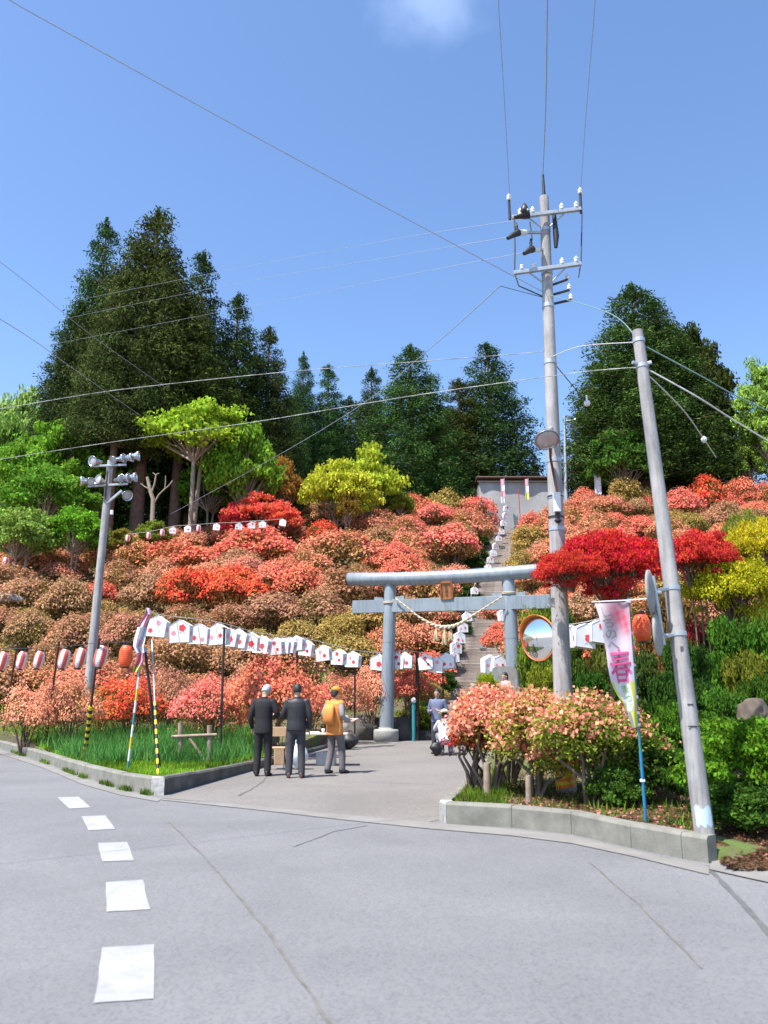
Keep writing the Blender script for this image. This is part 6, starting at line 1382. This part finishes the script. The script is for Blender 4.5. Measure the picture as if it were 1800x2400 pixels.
def person(label, loc, rotz, S=1.0, pose=None, hair='black_hair', hairlen=0, top='jacket', bottom='trouser', shoes='shoe', sleeve=None, vest=None, coat=.0, hat=None, group='visitors', head_tilt=(0, 0), bottom_pink=False, top_r=1.0, vox=.0115):
    """figure 1.70 m tall at S=1, front towards local +Y; body one surface, clothes and hair its children"""
    J = dict(pelvis=(0, 0, .90), chest=(0, .0, 1.24), neck=(0, -.01, 1.44), head=(0, .02, 1.575), hipL=(-.085, 0, .88), hipR=(.085, 0, .88), kneeL=(-.10, .02, .48), kneeR=(.10, .02, .48), ankL=(-.105, -.02, .085), ankR=(.105, -.02, .085), shL=(-.175, -.01, 1.385), shR=(.175, -.01, 1.385),
             elL=(-.245, -.03, 1.10), elR=(.245, -.03, 1.10), wrL=(-.24, .06, .87), wrR=(.24, .06, .87), toeL=-8, toeR=8, fwL=(0, .25, -1), fwR=(0, .25, -1), pmL=(1, 0, 0), pmR=(-1, 0, 0), sdL=(0, 1, .2), sdR=(0, 1, .2))
    J.update(pose or {}); V = {k: (Vector(v) if hasattr(v, '__len__') else v) for k, v in J.items()}
    root = thing('person', label, 'person', loc, rotz, group); root.scale = (S, S, S)
    pe, chs, nk, hd = V['pelvis'], V['chest'], V['neck'], V['head']; up_ = (nk-pe).normalized(); rt_ = (V['shR']-V['shL']).normalized(); ft_ = up_.cross(rt_)*-1 if up_.cross(rt_).y < 0 else up_.cross(rt_)
    def ring(t, rx, ry, dy=0): 
        c = pe.lerp(chs, t/.5) if t < .5 else chs.lerp(nk, (t-.5)/.5); return (c+ft_*dy, rt_*rx, ft_*ry)
    b = MB()
    b.rings([ring(-.16, .09, .08), ring(-.08, .15, .105), ring(.06, .16, .112), ring(.22, .138, .098), ring(.42, .155, .108), ring(.62, .172, .108), ring(.82, .165, .092), ring(.92, .105, .072), ring(1.0, .058, .06)], 18)
    hu = (hd-nk).normalized(); chain(b, [nk-hu*.04, nk+hu*.06, hd-hu*.03], [.058, .052, .052])
    hx = rt_; hy = hu.cross(hx)*-1 if hu.cross(hx).dot(ft_) < 0 else hu.cross(hx)
    ty, tz_ = head_tilt
    Rz = Matrix.Rotation(tz_, 3, hu); hx = Rz @ hx; hy = Rz @ hy; Rx = Matrix.Rotation(ty, 3, hx); hy = Rx @ hy; hup = Rx @ hu
    HT = lambda x, y, z: hd+hx*x+hy*y+hup*z
    b.rings([(HT(0, .022, -.112), hx*.028, hy*.030), (HT(0, .018, -.095), hx*.048, hy*.058), (HT(0, .008, -.06), hx*.062, hy*.078), (HT(0, 0, -.015), hx*.072, hy*.092), (HT(0, -.004, .03), hx*.076, hy*.098), (HT(0, -.006, .075), hx*.068, hy*.088), (HT(0, -.008, .105), hx*.045, hy*.06), (HT(0, -.008, .120), hx*.016, hy*.022)], 18)
    b.rings([(HT(0, .085, .012), hx*.010, hup*.008), (HT(0, .098, -.010), hx*.013, hup*.012), (HT(0, .108, -.028), hx*.017, hup*.012), (HT(0, .09, -.036), hx*.016, hup*.008)], 8)
    for s in (-1, 1): b.ball(HT(s*.076, -.005, -.008), (.012, .020, .032), 8, 6)
    b.ball(HT(0, .078, -.062), (.024, .012, .007), 8, 5); b.ball(HT(0, .085, .028), (.05, .012, .008), 8, 5); b.ball(HT(0, .072, -.098), (.022, .018, .014), 8, 5)
    for s in 'LR':
        chain(b, [V['sh'+s], V['el'+s], V['wr'+s]], [.050, .044, .036, .026]); chain(b, [V['hip'+s], V['knee'+s], V['ank'+s]], [.082, .066, .050, .036]); hand(b, V['wr'+s], V['fw'+s], V['pm'+s], V['sd'+s])
        a = V['ank'+s]; to = R(V['toe'+s]); f = Vector((-math.sin(to) if False else math.sin(to), math.cos(to), 0)); b.rings([(a+Vector((0, 0, .0))-f*.05, Vector((.03, 0, 0)), Vector((0, 0, .04))), (Vector((a.x, a.y, max(.03, a.z-.045)))+f*.04, Vector((.035, 0, 0)), Vector((0, 0, .035))), (Vector((a.x, a.y, max(.02, a.z-.062)))+f*.14, Vector((.036, 0, 0)), Vector((0, 0, .02)))], 10)
    remeshed(b, 'body', vox, M['skin'], root, 3)
    for s in (-1, 1):
        e = MB().mat(M['eye']); e.ball(HT(s*.031, .079, .005), (.011, .006, .006), 8, 5); e.build('eye', root, (0, 0, 0))
    e = MB().mat(M['lips']); e.ball(HT(0, .088, -.062), (.022, .005, .006), 8, 5); e.build('mouth', root, (0, 0, 0))
    # trousers
    t = MB(); t.rings([ring(-.17, .10, .095), ring(-.06, .166, .122), ring(.06, .172, .124), ring(.17, .152, .112)], 18)
    for s in 'LR': chain(t, [V['hip'+s], V['knee'+s], V['ank'+s]+(V['knee'+s]-V['ank'+s]).normalized()*.0], [.098, .082, .070, .066])
    remeshed(t, 'trousers', .013, M[bottom], root, 3)
    for s in 'LR':
        a = V['ank'+s]; to = R(V['toe'+s]); f = Vector((math.sin(to), math.cos(to), 0)); g_ = Vector((f.y, -f.x, 0)); t = MB(); z0 = a.z-.085
        t.rings([(Vector((a.x, a.y, z0+.05))-f*.07, g_*.030, upv*.048), (Vector((a.x, a.y, z0+.055))-f*.03, g_*.040, upv*.053), (Vector((a.x, a.y, z0+.05))+f*.03, g_*.043, upv*.048), (Vector((a.x, a.y, z0+.036))+f*.10, g_*.047, upv*.034), (Vector((a.x, a.y, z0+.028))+f*.16, g_*.040, upv*.026), (Vector((a.x, a.y, z0+.022))+f*.185, g_*.02, upv*.016)], 14)
        remeshed(t, 'shoe', .009, M[shoes], root, 2)
    # top with sleeves
    t = MB(); k = top_r; lo = -.02-coat
    rr = [ring(lo, .178*k, .132*k), ring(lo+.1, .180*k, .134*k), ring(.2, .168*k, .126*k), ring(.42, .178*k, .130*k), ring(.62, .192*k, .128*k), ring(.82, .186*k, .112*k), ring(.93, .125*k, .09*k), ring(.99, .075, .075)]
    t.rings(rr, 20)
    if sleeve is None:
        for s in 'LR': chain(t, [V['sh'+s]-up_*.005, V['el'+s], V['wr'+s].lerp(V['el'+s], .08)], [.062, .060, .050, .043])
    else:
        for s in 'LR': chain(t, [V['sh'+s]-up_*.005, V['sh'+s].lerp(V['el'+s], .12)], [.068, .066])
    remeshed(t, 'top', .0125, M[top], root, 4)
    if sleeve:
        t = MB()
        for s in 'LR': chain(t, [V['sh'+s], V['el'+s], V['wr'+s].lerp(V['el'+s], .08)], [.060, .056, .046, .040])
        remeshed(t, 'sleeve', .0115, M[sleeve], root, 3)
    t = MB().mat(M[top]); t.rings([ring(.965, .082, .080), ring(1.02, .072, .074), ring(1.06, .068, .070)], 16, True, False); t.build('collar', root, (0, 0, 0))
    # hair
    t = MB(); t.rings([(HT(0, -.03, -.055), hx*.060, hy*.062), (HT(0, -.026, -.02), hx*.080, hy*.082), (HT(0, -.020, .03), hx*.085, hy*.094), (HT(0, -.012, .08), hx*.078, hy*.094), (HT(0, -.010, .115), hx*.054, hy*.068), (HT(0, -.010, .132), hx*.02, hy*.026)], 18)
    if hairlen:
        t.rings([(HT(0, -.05, -.055-hairlen), hx*.055, hy*.035), (HT(0, -.045, -.05), hx*.070, hy*.055), (HT(0, -.03, .02), hx*.08, hy*.075)], 16)
    remeshed(t, 'hair', .010, M[hair], root, 2)
    if hat == 'cap':
        t = MB().mat(M['orange_cap']); t.rings([(HT(0, -.008, .028), hx*.092, hy*.104), (HT(0, -.008, .075), hx*.092, hy*.104), (HT(0, -.008, .12), hx*.074, hy*.086), (HT(0, -.008, .147), hx*.03, hy*.036)], 20); t.rings([(HT(0, .09, .045), hx*.075, hup*.006), (HT(0, .15, .036), hx*.06, hup*.005), (HT(0, .172, .03), hx*.03, hup*.004)], 12); t.build('cap', root, (0, 0, 0))
    if hat == 'straw':
        t = MB().mat(M['straw']); t.rings([(HT(0, -.01, .035), hx*.17, hy*.18), (HT(0, -.01, .048), hx*.168, hy*.178), (HT(0, -.01, .052), hx*.095, hy*.105), (HT(0, -.01, .12), hx*.086, hy*.096), (HT(0, -.01, .145), hx*.05, hy*.056)], 26); hb = t.build('straw_hat', root, (0, 0, 0))
        t = MB().mat(M['lavender_cloth']); t.rings([(HT(0, -.01, .056), hx*.098, hy*.108), (HT(0, -.01, .085), hx*.094, hy*.104)], 26, True, False); t.build('hat_band', root, (0, 0, 0))
    return root
gp = lambda x, y: (G(x, y, .004).x, G(x, y, .004).y, .004)
man = person('grey-haired man in a dark suit seen from behind, leftmost of the visitors', gp(614, 1819), R(-6), 1.02, dict(wrR=(.17, .20, 1.10), elR=(.26, .0, 1.12), fwR=(-.4, .9, .1), pmR=(0, 0, 1), sdR=(1, .2, 0), head=(.02, .05, 1.565)), 'grey_hair', 0, 'suit', 'trouser', 'shoe', coat=.16, head_tilt=(R(-14), R(-14)))
person('man in a black quilted jacket seen from behind, in the middle of the three', gp(692, 1823), R(2), 1.02, dict(kneeL=(-.11, .03, .48), ankL=(-.125, -.01, .085), ankR=(.115, -.05, .085), wrL=(-.18, .20, 1.08), elL=(-.26, .0, 1.11), fwL=(.3, .9, 0), pmL=(0, 0, 1), sdL=(-1, .2, 0)), 'black_hair', 0, 'jacket', 'grey_trouser', 'brown_shoe', coat=.06, top_r=1.06, head_tilt=(R(-6), 0))
ow = person('person in an orange cap and long orange vest holding a pink leaflet', gp(783, 1813), R(-38), .99, dict(elL=(-.25, -.06, 1.12), wrL=(-.12, .16, 1.02), fwL=(.7, .7, 0), pmL=(0, 0, 1), sdL=(-.5, .6, 0), elR=(.25, -.04, 1.12), wrR=(.20, .22, 1.02), fwR=(.1, 1, 0), pmR=(-.3, 0, .9), sdR=(-.8, 0, .3), ankR=(.13, .10, .085), kneeR=(.11, .10, .48), ankL=(-.11, -.08, .085)), 'black_hair', .04, 'orange_cloth', 'mauve_trouser', 'shoe', 'grey_cloth', None, .20, 'cap', top_r=1.08, head_tilt=(R(-10), 0))
ow_r = Matrix.Rotation(R(-38), 3, 'Z') @ Vector((.13, .34, 1.03)); t = MB().mat(M['pink_cloth']); t.bbox((0, 0, 0), (.21, .30, .006), .002, Matrix.Rotation(R(15), 3, 'X')); tagm(link('leaflet', t.mesh('leaflet'), None, ow.location+ow_r*.99), 'pink leaflet in the hands of the person in the orange vest', 'leaflet'); bpy.data.objects['leaflet'].rotation_euler = (0, 0, R(-38))
t = MB().mat(M['orange_cloth']); t.rings([(Vector((0, -.17, .95)), Vector((.11, 0, 0)), Vector((0, .03, 0))), (Vector((0, -.20, 1.02)), Vector((.14, 0, 0)), Vector((0, .06, 0))), (Vector((0, -.20, 1.25)), Vector((.14, 0, 0)), Vector((0, .06, 0))), (Vector((0, -.16, 1.36)), Vector((.10, 0, 0)), Vector((0, .03, 0)))], 14); bk = link('backpack', t.mesh('backpack'), None, ow.location); bk.rotation_euler = (0, 0, R(-38)); bk.scale = (.99,)*3; tagm(bk, 'orange pouch bag on the back of the person in the orange vest', 'bag')
sq = dict(pelvis=(0, -.10, .36), chest=(0, .02, .62), neck=(0, .08, .84), head=(0, .13, .975), hipL=(-.09, -.08, .34), hipR=(.09, -.08, .34), kneeL=(-.15, .26, .50), kneeR=(.15, .26, .50), ankL=(-.12, .0, .085), ankR=(.12, .0, .085), shL=(-.17, .06, .80), shR=(.17, .06, .80), elL=(-.23, .24, .62), elR=(.23, .24, .62), wrL=(-.10, .40, .66), wrR=(.10, .40, .66), fwL=(.3, .9, .2), fwR=(-.3, .9, .2), pmL=(.4, 0, .9), pmR=(-.4, 0, .9), sdL=(.7, 0, .5), sdR=(-.7, 0, .5))
person('crouching woman in a straw hat and pale lavender shirt, seen from behind', gp(1046, 1770), R(8), 1.04, sq, 'black_hair', .05, 'lavender_cloth', 'grey_cloth', 'brown_shoe', hat='straw', coat=.04, top_r=1.06)
c = G(1024, 1772); sack('shoulder_bag', 'black shoulder bag beside the crouching woman', 'bag', 'black', (c.x-.02, c.y-.05, .004), .17, .12, .34, 6, .55)
c = D(1026, 1700, 22.3); person('person in dark slate clothes standing behind the crouching woman', (c.x, 22.3, .004), R(160), 1.0, dict(wrL=(-.12, .22, 1.12), wrR=(.12, .22, 1.12), fwL=(.5, .8, .2), fwR=(-.5, .8, .2), pmL=(.3, 0, .9), pmR=(-.3, 0, .9), sdL=(.6, 0, .6), sdR=(-.6, 0, .6)), 'black_hair', .05, 'navy_cloth', 'grey_trouser', 'shoe', coat=.1)
c = D(1185, 1600, 24.3); person('dark-haired person in salmon top half hidden before the stone stele', (c.x, 24.3, bedz(c.x, 24.3)), R(120), .95, None, 'black_hair', .06, 'pink_cloth', 'trouser', 'shoe')
i_ = 92; cS = STAIR_A+sd*((i_+.5)/STAIR_N); person('climber in a blue shirt near the top of the stone stairs', (cS.x-.2, cS.y, .02+STAIR_H*(i_+1)/STAIR_N+.0), R(-10), 1.0, dict(kneeR=(.10, .18, .60), ankR=(.10, .22, .085+.165)), 'black_hair', 0, 'navy_cloth', 'trouser', 'shoe')
